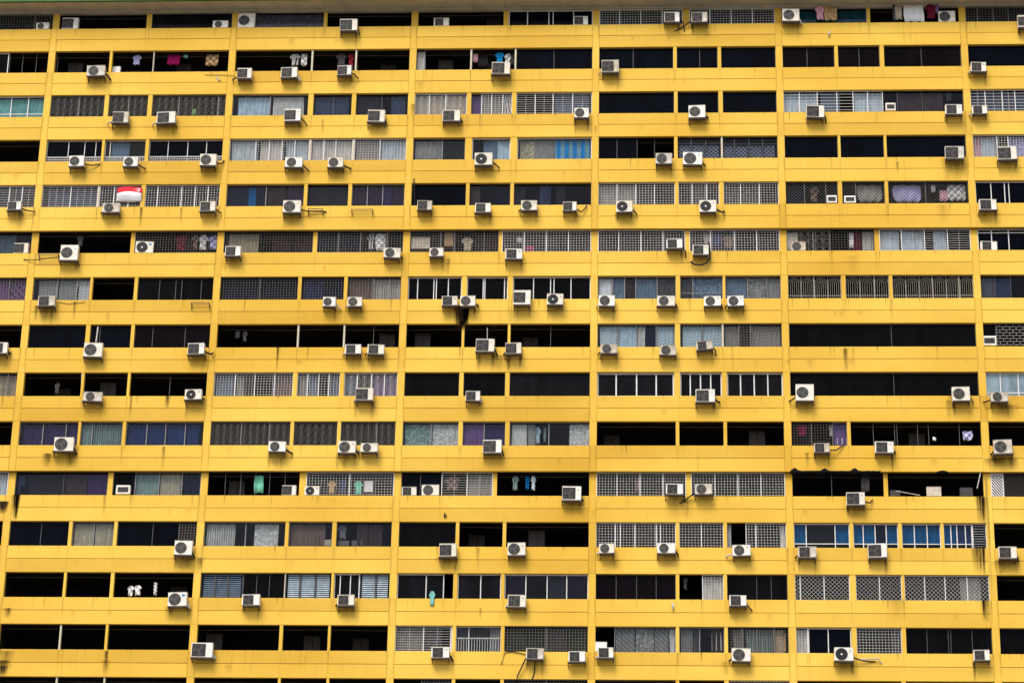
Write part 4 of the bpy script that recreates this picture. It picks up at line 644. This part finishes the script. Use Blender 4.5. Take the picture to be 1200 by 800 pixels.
# stains on the paint: one joined skin of thin run-off marks
sb = MB(); suv = []; sst = []
def stain(px, y0, y1, wpx, s):
    xa, z1 = inv(px, y0); xb, z0 = inv(px, y1); x = (xa + xb) / 2; w_ = wpx / 22.3 / 2 * 1.5
    n = len(sb.v); sb.v += [(x - w_, -.012, z1), (x + w_, -.012, z1), (x + w_ * .8, -.012, z0), (x - w_ * .8, -.012, z0)]
    sb.f.append((n + 3, n + 2, n + 1, n)); sb.m.append(0); suv.extend([(0, 1), (1, 1), (1, 0), (0, 0)]); sst.extend([s] * 4)
for s in STAINS: stain(*s)
def stain_m(x, z1, L, w_, s):
    n = len(sb.v); sb.v += [(x - w_, -.011, z1), (x + w_, -.011, z1), (x + w_ * .8, -.011, z1 - L), (x - w_ * .8, -.011, z1 - L)]
    sb.f.append((n + 3, n + 2, n + 1, n)); sb.m.append(0); suv.extend([(0, 1), (1, 1), (1, 0), (0, 0)]); sst.extend([s] * 4)
for r in range(NR):
    zt = zs(r) - .004
    for (xa, xb, k_, c_) in INFO[r]:                       # joints and run-off below piers and mullions
        for x in (xa - .05, xb + .05):
            if rng.random() < .8: stain_m(x, zt, FH - OH - .01, rng.uniform(.02, .045), rng.uniform(.2, .8))
        for i in range(int((xb - xa) * .9)):
            stain_m(rng.uniform(xa, xb), zt, rng.uniform(.15, .95), rng.uniform(.015, .06), rng.uniform(.1, .95))
    for i in range(9): stain_m(rng.uniform(XL + .3, XR - .3), zt - (FH - OH) * .52, rng.uniform(.3, .62), rng.uniform(.02, .3), rng.uniform(.08, .45))
# ------------------------------------------------------------------ curtains
CN = {}
for (r, (c0, c1, colr, sty), wa, wb, za, zb, y, kind) in CURTAINS:
    a = max(px2x(c0, r), wa + .01) if c0 > 0 else wa + .01; c = min(px2x(c1, r), wb - .01) if c1 < 1200 else wb - .01
    if c - a < .08: continue
    n = max(6, int((c - a) / .045)); amp = rng.uniform(.03, .055) if sty != 'q' else .004; ph = rng.uniform(0, 6); lam = rng.uniform(.16, .27); sag = rng.uniform(0, .03)
    P = []
    for i in range(4):
        v = i / 3; z = zb - .03 - (zb - za - .035) * v
        P.append([(a + (c - a) * j / n + .012 * math.sin(ph + 3 * v + j * .9), y + amp * (.6 + .5 * v) * math.sin(ph + 2 * math.pi * (c - a) * j / n / lam + .5 * math.sin(j * .37 + ph)), z + (rng.uniform(0, .012) if i == 3 else 0) - sag * (i == 0) * (.5 + .5 * math.sin(j * 1.3))) for j in range(n + 1)])
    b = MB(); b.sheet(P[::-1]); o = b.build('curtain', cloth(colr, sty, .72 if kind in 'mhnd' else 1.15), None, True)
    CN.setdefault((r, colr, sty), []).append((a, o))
# ------------------------------------------------------------------ air conditioners
ACM = {}
def ac_meshes(style, w_, h_, dirty):
    key = (style, round(w_, 2), round(h_, 2), dirty)
    if key in ACM: return ACM[key]
    w_, h_ = key[1], key[2]; D = .30; R = {}
    cs = M['casedirty'] if dirty else M['case']
    b = MB(); x0, x1 = -w_ / 2, w_ / 2
    b.cbox(x0, x1, 0, D, .02, h_ - .012, .018); b.box(x0 - .008, x1 + .008, -.008, D, h_ - .010, h_ + .004)      # body and lid
    b.box(x0 + .08, x0 + .14, .04, D - .04, 0, .019); b.box(x1 - .14, x1 - .08, .04, D - .04, 0, .019)              # feet
    if style != 'pl':
        for i in range(5): z = h_ * (.25 + .12 * i); b.box(x1 + .001, x1 + .008, .05, D - .06, z, z + .02)                # side louvres
    R['casing'] = b.mesh('casing', cs)
    if style != 'pl':
        fx = x0 + w_ * (.37 if style != 'sq' else .36); fz = h_ * .5; fr = min(h_ * .43, w_ * .32)
        b = MB()
        if style == 'sq':
            s = min(h_ * .41, w_ * .31); sx = s * 1.08
            b.box(fx - sx, fx + sx, -.004, .001, fz - s, fz + s)
        else: b.disc(fx, fz, -.004, fr)
        R['fan_opening'] = b.mesh('fan_opening', M['fanblack'])
        b = MB(); k = 3; hubr = fr * (.24 if style != 'bk' else .16)
        for i in range(k):
            a = 2 * math.pi * i / k + .4
            for j in range(4):
                a0, a1 = a + j * .22, a + (j + 1) * .22
                n = len(b.v)
                for aa, rr, yy in ((a0, hubr, -.006), (a0, fr * .88, -.0075 - .001 * j), (a1, fr * .9, -.0085 - .001 * j), (a1, hubr, -.007)): b.v.append((fx + rr * math.cos(aa), yy, fz + rr * math.sin(aa)))
                b.f.append((n, n + 1, n + 2, n + 3)); b.m.append(0)
        b.disc(fx, fz, -.014, hubr, 14, 1)
        R['fan'] = b.mesh('fan', [{'rd': M['guard'], 'sq': M['guarddark'], 'bk': M['fanblack']}[style], {'rd': M['guard'], 'sq': M['guarddark'], 'bk': M['hub']}[style]])
        b = MB(); y = -.022; gm = {'rd': 'guard', 'sq': 'guarddark', 'bk': 'fanblack'}[style]
        if style == 'sq':
            s = min(h_ * .41, w_ * .31); sx = s * 1.08
            for i in range(9): z = fz - s + 2 * s * i / 8; b.box(fx - sx, fx + sx, y, y + .006, z - .007, z + .007)
            for i in range(5): x = fx - sx + 2 * sx * i / 4; b.box(x - .007, x + .007, y + .006, y + .012, fz - s, fz + s)
        else:
            for i in range(5): rr = fr * (.3 + .175 * i); b.disc(fx, fz, y + .001 * i, rr + .009, 20, 0, rr - .009)
            for i in range(8): a = math.pi * i / 4; b.seg(fx + fr * .2 * math.cos(a), fz + fr * .2 * math.sin(a), fx + fr * math.cos(a), fz + fr * math.sin(a), .012, y + .006, y + .012)
        R['fan_guard'] = b.mesh('fan_guard', M[gm])
        if (len(ACM) % 3) == 0:
            b = MB(); bx = x1 - w_ * .16; b.box(bx - .045, bx + .045, -.006, -.001, h_ * .72, h_ * .72 + .05); R['badge'] = b.mesh('badge', M['badge'])
    ACM[key] = R; return R
def hose(pts, r, parent, m='hose'):
    b = MB(); b.tube(pts, r, 7); return b.build('refrigerant_pipe', M[m], parent)
def feature(r, X):
    inf = sorted(INFO[r], key=lambda t: abs((t[0] + t[1]) / 2 - X) if not (t[0] <= X <= t[1]) else -1)
    k, c = inf[0][2], inf[0][3]
    return (cname(c[2]) + ' curtain') if c else k
for r, lst in AC.items():
    order = sorted(range(len(lst)), key=lambda i: lst[i][0])
    for i, (x0, x1, y0, y1, style, mount, pipe) in enumerate(lst):
        Y = .02 if mount == 's' else -.46
        pm, pz = (x0 + x1) / 2, y1
        X, Z = inv(pm, pz, Y); Xa, _ = inv(x0, (y0 + y1) / 2, Y); Xb, _ = inv(x1, (y0 + y1) / 2, Y); _, Zt = inv(pm, y0, Y)
        w_ = (Xb - Xa) * .985; h_ = (Zt - Z)
        if mount == 's': Z = zs(r) + .004
        if r == 13 and i == 4: Z = zs(r) + .004; h_ = .52
        dirty = (r, i) in DIRTY
        t = empty('air_conditioner', (X, Y, Z)); t.rotation_euler = (jit(.012), jit(.025) if (r, i) != (7, 9) else -.09, jit(.05))
        t['category'] = 'air conditioner'; t['group'] = 'air conditioners on the yellow facade'
        for nm, me in ac_meshes(style, w_, h_, dirty).items(): link(nm, me, t)
        if (r, i) in ((5, 2), (12, 0)):
            b = MB(); b.box(w_ * .24, w_ * .40, -.006, -.001, h_ * .70, h_ * .86); b.build('sticker', M['sticker'], t)
        D = .30; yw = -Y - .014
        if mount == 'h':
            b = MB(); bw = w_ * .5 + rng.uniform(-.02, .06)
            for s in (-1, 1):
                x = s * (bw - .04); b.box(x - .018, x + .018, -.05, yw, -.035, -.001); b.box(x - .016, x + .016, yw - .03, yw, -.20 + rng.uniform(-.03, .08), -.035)
                b.tube([(x, .03, -.04), (x, yw - .02, -.15)], .011, 5)
            b.box(-bw, bw, -.03, .0, -.03, -.003); b.box(-bw, bw, D - .05, D - .02, -.03, -.003); b.box(-bw * .9, bw * .9, .06, D - .08, -.055, -.036)
            b.build('bracket', M['steel'], t)
            if rng.random() < .85:
                for s in (-1, 1):
                    if rng.random() < .6: stain(pm + s * (x1 - x0) * .42, y1 + 3, y1 + rng.uniform(12, 24), rng.uniform(1.5, 4), rng.uniform(.4, 1.5))
                if rng.random() < .6: stain(pm, y1 + 2, y1 + rng.uniform(9, 18), (x1 - x0) * .9, rng.uniform(.3, .8))
        sc = 1 / 22.3
        if pipe in ('R', 'r'):
            L = (.28 if pipe == 'R' else .10) * rng.uniform(.6, 1.25); dz = rng.uniform(-.12, .18)
            hose([(w_ / 2 - .03, D * .6, h_ * .35), (w_ / 2 + L * .5, D * .7, h_ * .2), (w_ / 2 + L, D * .9, .02 + dz * .4), (w_ / 2 + L * 1.15, yw, .08 + dz)], rng.uniform(.032, .055), t, rng.choice(['hose', 'hose', 'hose', 'whose']))
        elif pipe in ('L', 'l'):
            L = .28 if pipe == 'L' else .10
            hose([(-w_ / 2 + .03, D * .6, h_ * .3), (-w_ / 2 - L * .5, D * .7, h_ * .2), (-w_ / 2 - L, D * .9, .08), (-w_ / 2 - L * 1.15, yw, .16)], .04, t, rng.choice(['hose', 'hose', 'whose']))
        elif pipe == 'loop':
            hose([(w_ / 2 + .0, D, h_ * 1.5), (w_ / 2 + .06, D, h_ * .9), (w_ / 2 + .08, D * .9, -.1), (w_ / 2 - .1, D * .8, -.36), (w_ / 2 - .36, D * .8, -.48), (-w_ / 2 + .1, D * .8, -.46), (-w_ / 2 - .08, D * .9, -.30), (-w_ / 2 - .02, yw, -.2)], .045, t)
        elif isinstance(pipe, list):
            s = -1 if pipe[-1][0] < 0 else 1
            pts = [(s * (w_ / 2 - .03), D * .6, h_ * .35)]
            for k, (dx, dy) in enumerate(pipe): pts.append((s * w_ / 2 + dx * sc, D if k < len(pipe) - 1 else yw - .02, h_ * .35 - dy * sc))
            hose(pts, .035 if r != 5 or i != 1 else .022, t)
        n = order.index(i) + 1
        look = {'sq': 'square-grilled', 'rd': 'round-fan', 'bk': 'black-fan', 'pl': 'plain-faced'}[style]
        lab = '%s air conditioner %s %s, %s unit from left, %s' % (look, 'standing at' if mount == 's' else 'below', feature(r, X), ORD[n - 1], 'top storey' if r == 0 else ROWNAME[r] + ' storey from top')
        if dirty: lab = 'grimy ' + lab
        elif len(lab.split()) < 16: lab = 'white ' + lab
        t['label'] = lab
for k, (r, x0, x1, y0, y1) in enumerate(WU):
    Y = .06; X, Z = inv((x0 + x1) / 2, y1, Y); w_ = (x1 - x0) / 22.3; h_ = (y1 - y0) / 20.5; Z = max(Z, zs(r) + .006)
    t = empty('window_air_conditioner', (X, Y, Z)); t['category'] = 'air conditioner'; t['group'] = 'small box air conditioners set in windows'
    b = MB(); b.cbox(-w_ / 2, w_ / 2, 0, .42, 0, h_, .02); b.build('casing', M['case'], t)
    b = MB(); b.box(-w_ * .38, w_ * .38, -.005, -.001, h_ * .2, h_ * .78); b.build('vent', M['fanblack'], t)
    b = MB()
    for i in range(5): z = h_ * (.27 + .11 * i); b.box(-w_ * .38, w_ * .38, -.012, -.006, z - .006, z + .006)
    tag(b.build('vent_slats', M['guard'], t), kind='stuff')
    t['label'] = ['small box air conditioner wedged in window beside white bars, third storey', 'small box air conditioner in lattice window beside brown checked shirt', 'small box air conditioner in lattice window beside grey dotted blanket', 'box air conditioner in half window beside block screen', 'box air conditioner in window beside grey-green curtains, eleventh storey'][k]
for k, (x0, x1, y0, y1) in enumerate(BRACK):
    Xa, Z1 = inv(x0, y0, -.3); Xb, _ = inv(x1, y0, -.3); Z = Z1; w_ = Xb - Xa
    t = empty('wall_bracket', ((Xa + Xb) / 2, 0, Z)); 
    b = MB()
    for s in (-1, 1): x = s * w_ / 2; b.box(x - .015, x + .015, -.36, -.014, -.03, 0); b.box(x - .014, x + .014, -.044, -.015, -.30, -.031); b.tube([(x, -.32, -.03), (x, -.04, -.28)], .012, 5)
    b.build('arm', M['steel'], t)
    b = MB(); b.box(-w_ / 2, w_ / 2, -.362, -.33, -.034, -.004); b.box(-w_ / 2, w_ / 2, -.12, -.09, -.034, -.004); b.build('rail', M['steel'], t)
    tag(t, ['empty steel bracket right beside a round-fan unit, below dark grey curtain', 'empty steel bracket alone below plum curtains', 'empty steel bracket alone below dark glass in seventh storey', 'narrow steel bracket beside boxy round-fan unit, sixth storey'][k], 'bracket', 'empty brackets on the facade')
# ------------------------------------------------------------------ things in the openings
def cloth_item(r, x0, x1, y0, y1, shape, colr, sty, label):
    Y = .44 if shape != 'board' else .38
    if r == 0: Y = .06
    over = (r == 12 and colr == 'teal')
    if over: Y = -.06
    Xa, _ = inv(x0, (y0 + y1) / 2, Y); Xb, _ = inv(x1, (y0 + y1) / 2, Y); pm = (x0 + x1) / 2
    _, Z1 = inv(pm, y0, Y); _, Z0 = inv(pm, y1, Y); W = Xb - Xa; Z1 = min(Z1, zs(r) + OH - .03)
    if not over: Z0 = max(Z0, zs(r) + .01)
    H = Z1 - Z0; X = (Xa + Xb) / 2
    mat = cloth(colr, sty, 1.15) if shape != 'board' else None
    if shape == 'board':
        mm = M[colr] if colr in M else cloth(colr, sty)
        t = empty('box', (X, Y, Z0)); b = MB()
        b.cbox(-W / 2, W / 2, 0, .22, 0, H - .02, .01); b.build('carton', mm, t)
        b = MB(); b.box(-W / 2 - .006, W / 2 + .006, -.006, .226, H - .019, H); b.build('lid', mm, t)
        tag(t, label, 'box'); return
    if shape == 'shirt':
        # outline rows: v, half width (neck, shoulder, sleeve, waist, hem)
        prof = [(0, .34), (.04, .46), (.12, .70), (.26, 1.0), (.38, .98), (.41, .66), (.6, .62), (.85, .66), (1, .64)]
    elif shape == 'blanket': prof = [(0, .86), (.08, .95), (.3, 1.0), (.6, .98), (.85, .9), (1, .7)]
    else: prof = [(0, .96), (.3, .97), (.6, 1.0), (1, .95)]
    P = []; ph = rng.uniform(0, 6); n = max(6, min(16, int(W / .05)))
    for (v, hw) in prof:
        P.append([(W / 2 * hw * (2 * j / n - 1) + .02 * W * math.sin(ph + 4 * v), .03 * math.sin(ph + j * 1.1 + 2 * v) * (.4 + v) + (-.10 * math.sin(math.pi * v) * (1 - (2 * j / n - 1) ** 2) if shape == 'blanket' else 0), H * (1 - v) + (.025 * math.sin(j * .9 + ph) if v in (0, 1) else 0) - (.03 if v == 0 and shape == 'shirt' and abs(2 * j / n - 1) < .5 else 0)) for j in range(n + 1)])
    b = MB(); b.sheet(P[::-1]); me = b.mesh('cloth', mat, True)
    nm = {'shirt': 'shirt', 'towel': 'towel', 'blanket': 'blanket'}[shape]
    o = link(nm, me, None, (X, Y, Z0)); md = o.modifiers.new('thick', 'SOLIDIFY'); md.thickness = .012
    tag(o, label, 'laundry' if shape != 'blanket' else 'blanket')
for it in ITEMS: cloth_item(*it)
# flag on the fifth storey
fa, fz1 = inv(138, 220, .05); fb, fz0 = inv(166.5, 236.5, .05); FW, FHt = fb - fa, fz1 - fz0
fl = tag(empty('flag', ((fa + fb) / 2, .05, fz0)), 'red and white flag with crescent and stars tied over a mesh grille', 'flag')
def fp(u, v):
    v = v - .13 * math.sin(math.pi * u) * math.sin(math.pi * v)
    return ((u - .5) * FW * (1 - .05 * math.sin(math.pi * v)), -.03 * math.sin(u * 7 + v) - .16 * math.sin(math.pi * min(1, v * .9)) ** 2, FHt * (1 - v) - .07 * math.sin(math.pi * u) * (v - .9) * (v > .8) + .035 * (1 - math.cos(2 * math.pi * u)) * (1 - v))
for nm, v0, v1, cl in (('red_field', 0, .5, plain('flag_red', (.55, .015, .03), .8, .08)), ('white_field', .5, 1, plain('flag_white', (.72, .72, .72), .8, .08))):
    b = MB(); b.sheet([[fp(j / 14, v0 + (v1 - v0) * i / 5) for j in range(15)] for i in range(5, -1, -1)])
    o = b.build(nm, cl, fl, True); md = o.modifiers.new('thick', 'SOLIDIFY'); md.thickness = .006
fw = plain('flag_emblem_white', (.75, .75, .75), .8, .05)
def emb(nm, pts):
    b = MB(); 
    for (u, v) in pts: p = fp(u, v); b.v.append((p[0], p[1] - .012, p[2]))
    b.f.append(tuple(range(len(pts)))); b.m.append(0); return b.build(nm, fw, fl)
cu, cv, cr = .80, .25, .17
b = MB(); asp = FHt / FW; ko = 12                              # crescent, horns towards the hoist (flag seen mirrored in the photo)
for i in range(ko):
    for a in (i, i + 1): pass
out = [(cu + cr * asp * math.cos(a), cv - cr * math.sin(a)) for a in [math.radians(-130 + 260 * i / ko) for i in range(ko + 1)]]
inn = [(cu - .06 * asp + cr * .86 * asp * math.cos(a) , cv - cr * .86 * math.sin(a)) for a in [math.radians(-118 + 236 * i / ko) for i in range(ko + 1)]]
b = MB()
for (u, v) in out + inn: p = fp(u, v); b.v.append((p[0], p[1] - .012, p[2]))
for i in range(ko): b.f.append((i, i + 1, ko + 2 + i, ko + 1 + i)); b.m.append(0)
b.build('crescent', fw, fl)
for k in range(5):
    a = math.pi / 2 + 2 * math.pi * k / 5; su, sv = cu - .07 + .085 * asp * math.cos(a), cv - .085 * math.sin(a)
    emb('star', [(su + (.035 if i % 2 == 0 else .014) * asp * math.cos(math.pi / 2 + i * math.pi / 5), sv - (.035 if i % 2 == 0 else .014) * math.sin(math.pi / 2 + i * math.pi / 5)) for i in range(10)])
# torn awning over the eleventh storey's black balcony
ta, tz = inv(926, 552, -.05); tb, _ = inv(1032, 552, -.05); P = [[], [], []]
n = 36; tw = tb - ta
for j in range(n + 1):
    u = j / n; bump = max(0, math.sin(u * 19 + .6)) ** 6 * .16 + .03 * rng.random()
    P[0].append((ta + tw * u, -.03 - .04 * rng.random(), tz + .02 + bump)); P[1].append((ta + tw * u, -.10 - .03 * rng.random(), tz - .05)); P[2].append((ta + tw * u, -.02, tz - .10 - .10 * rng.random()))
b = MB(); b.sheet(P[::-1]); o = b.build('awning', cloth('black', 'p')); md = o.modifiers.new('thick', 'SOLIDIFY'); md.thickness = .01
tag(o, 'torn black awning strip hanging above an open black balcony', 'awning')
ta, tz = inv(1099, 552.5, -.05); b = MB(); b.sheet([[(ta - .1, -.03, tz - .06), (ta + .3, -.08, tz - .07), (ta + .52, -.03, tz - .05)], [(ta, -.04, tz + .04), (ta + .25, -.09, tz + .07), (ta + .5, -.04, tz + .03)]])
o = b.build('awning_scrap', cloth('black', 'p')); md = o.modifiers.new('thick', 'SOLIDIFY'); md.thickness = .01; tag(o, 'small black awning scrap caught under the yellow band', 'awning')
# loose pipes, rods and cables fixed to the facade
def rod(name, pts, rad, m, label, cat):
    b = MB(); b.tube([(*[inv(p[0], p[1], p[2])[0]], p[2], inv(p[0], p[1], p[2])[1]) for p in pts], rad, 6); tag(b.build(name, M[m]), label, cat)
rod('pipe', [(485, 209, -.05), (485.5, 222, -.05), (486.5, 240, .1)], .03, 'hose', 'black vertical pipe stub crossing the sill band beside a pillar', 'pipe')
rod('pole', [(115, 383, .1), (112.5, 401, .1)], .045, 'whose', 'pale slanting pole rising behind a round-fan air conditioner', 'pole')
rod('pole', [(571, 384, .15), (571, 397, .15)], .02, 'whose', 'thin grey pole rising above a square-grilled air conditioner', 'pole')
rod('pole', [(96.5, 436.5, .08), (95.5, 462, .08)], .05, 'whose', 'knotted pale pole between two black balconies', 'pole')
rod('stick', [(1149, 554, .08), (1145, 572, .08)], .03, 'whose', 'white stick leaning at the end of a dark balcony', 'stick')
rod('stick', [(1050, 575, .2), (1078, 580, .2)], .02, 'whose', 'grey stick lying across a dark balcony ledge', 'stick')
rod('cable', [(587, 778, -.03), (592, 764, -.03), (600, 763, -.03), (616, 766, -.04)], .02, 'hose', 'thin black cable looping to an air conditioner in the bottom row', 'cable')
rod('cable', [(627, 775, -.1), (626, 788, -.03), (623, 797, -.03)], .03, 'hose', 'thick black cable hanging down below an air conditioner', 'cable')
rod('cable', [(64, 353, -.03), (80, 356, -.03), (100, 354, -.03)], .012, 'hose', 'thin cable along the band beside a grimy air conditioner', 'cable')
rod('cable', [(240, 88, -.03), (262, 88, -.03), (275, 89, -.05)], .012, 'hose', 'thin cable running to the air conditioner beside a pillar', 'cable')
rod('pipe', [(1033, 777, -.03), (1029, 771, -.16), (1005, 772.5, -.16)], .035, 'whose', 'white elbow pipe beside a black-fan air conditioner', 'pipe')
rod('rag', [(253, 89, -.03), (256, 95, -.03), (258, 93, -.04)], .03, 'whose', 'torn pale scrap stuck on the yellow band', 'rag')
rod('tap', [(788, 706, -.02), (789, 711, -.10), (787.5, 713, -.12)], .05, 'whose', 'small white outlet fixed on the yellow band', 'outlet')
rod('tap', [(972, 37, -.02), (972, 40, -.1), (970, 41, -.1)], .05, 'whose', 'small pale fitting on the band below a teal curtain', 'outlet')
rod('tap', [(521, 601, -.02), (521, 606, -.06), (523, 603, -.06)], .04, 'hose', 'small dark fitting on the band below white bars', 'outlet')
# stain skin
o = sb.build('grime_marks', STAIN, block); me = o.data
uvl = me.uv_layers.new(name='UVMap'); at = me.attributes.new('strength', 'FLOAT', 'POINT')
for poly in me.polygons:
    base = poly.index * 4; vals = [(0, 1), (1, 1), (1, 0), (0, 0)]
    for li in poly.loop_indices:
        vi = me.loops[li].vertex_index; u, v = vals[vi - base]; uvl.data[li].uv = (u, 1 - v)
at.data.foreach_set('value', sst); o['kind'] = 'stuff'
# curtain labels: colour and pattern first, then the place among its likes
for (r, colr, sty), lst in CN.items():
    lst.sort(key=lambda t: t[0])
    for i, (a, o) in enumerate(lst):
        pos = '' if len(lst) == 1 else ('%s such from left, ' % ORD[i])
        tag(o, '%s %s curtain, %s%s' % (SNAME[sty], cname(colr), pos, 'top window storey' if r == 0 else ROWNAME[r] + ' window storey from top'), 'curtain', 'curtains behind the windows')
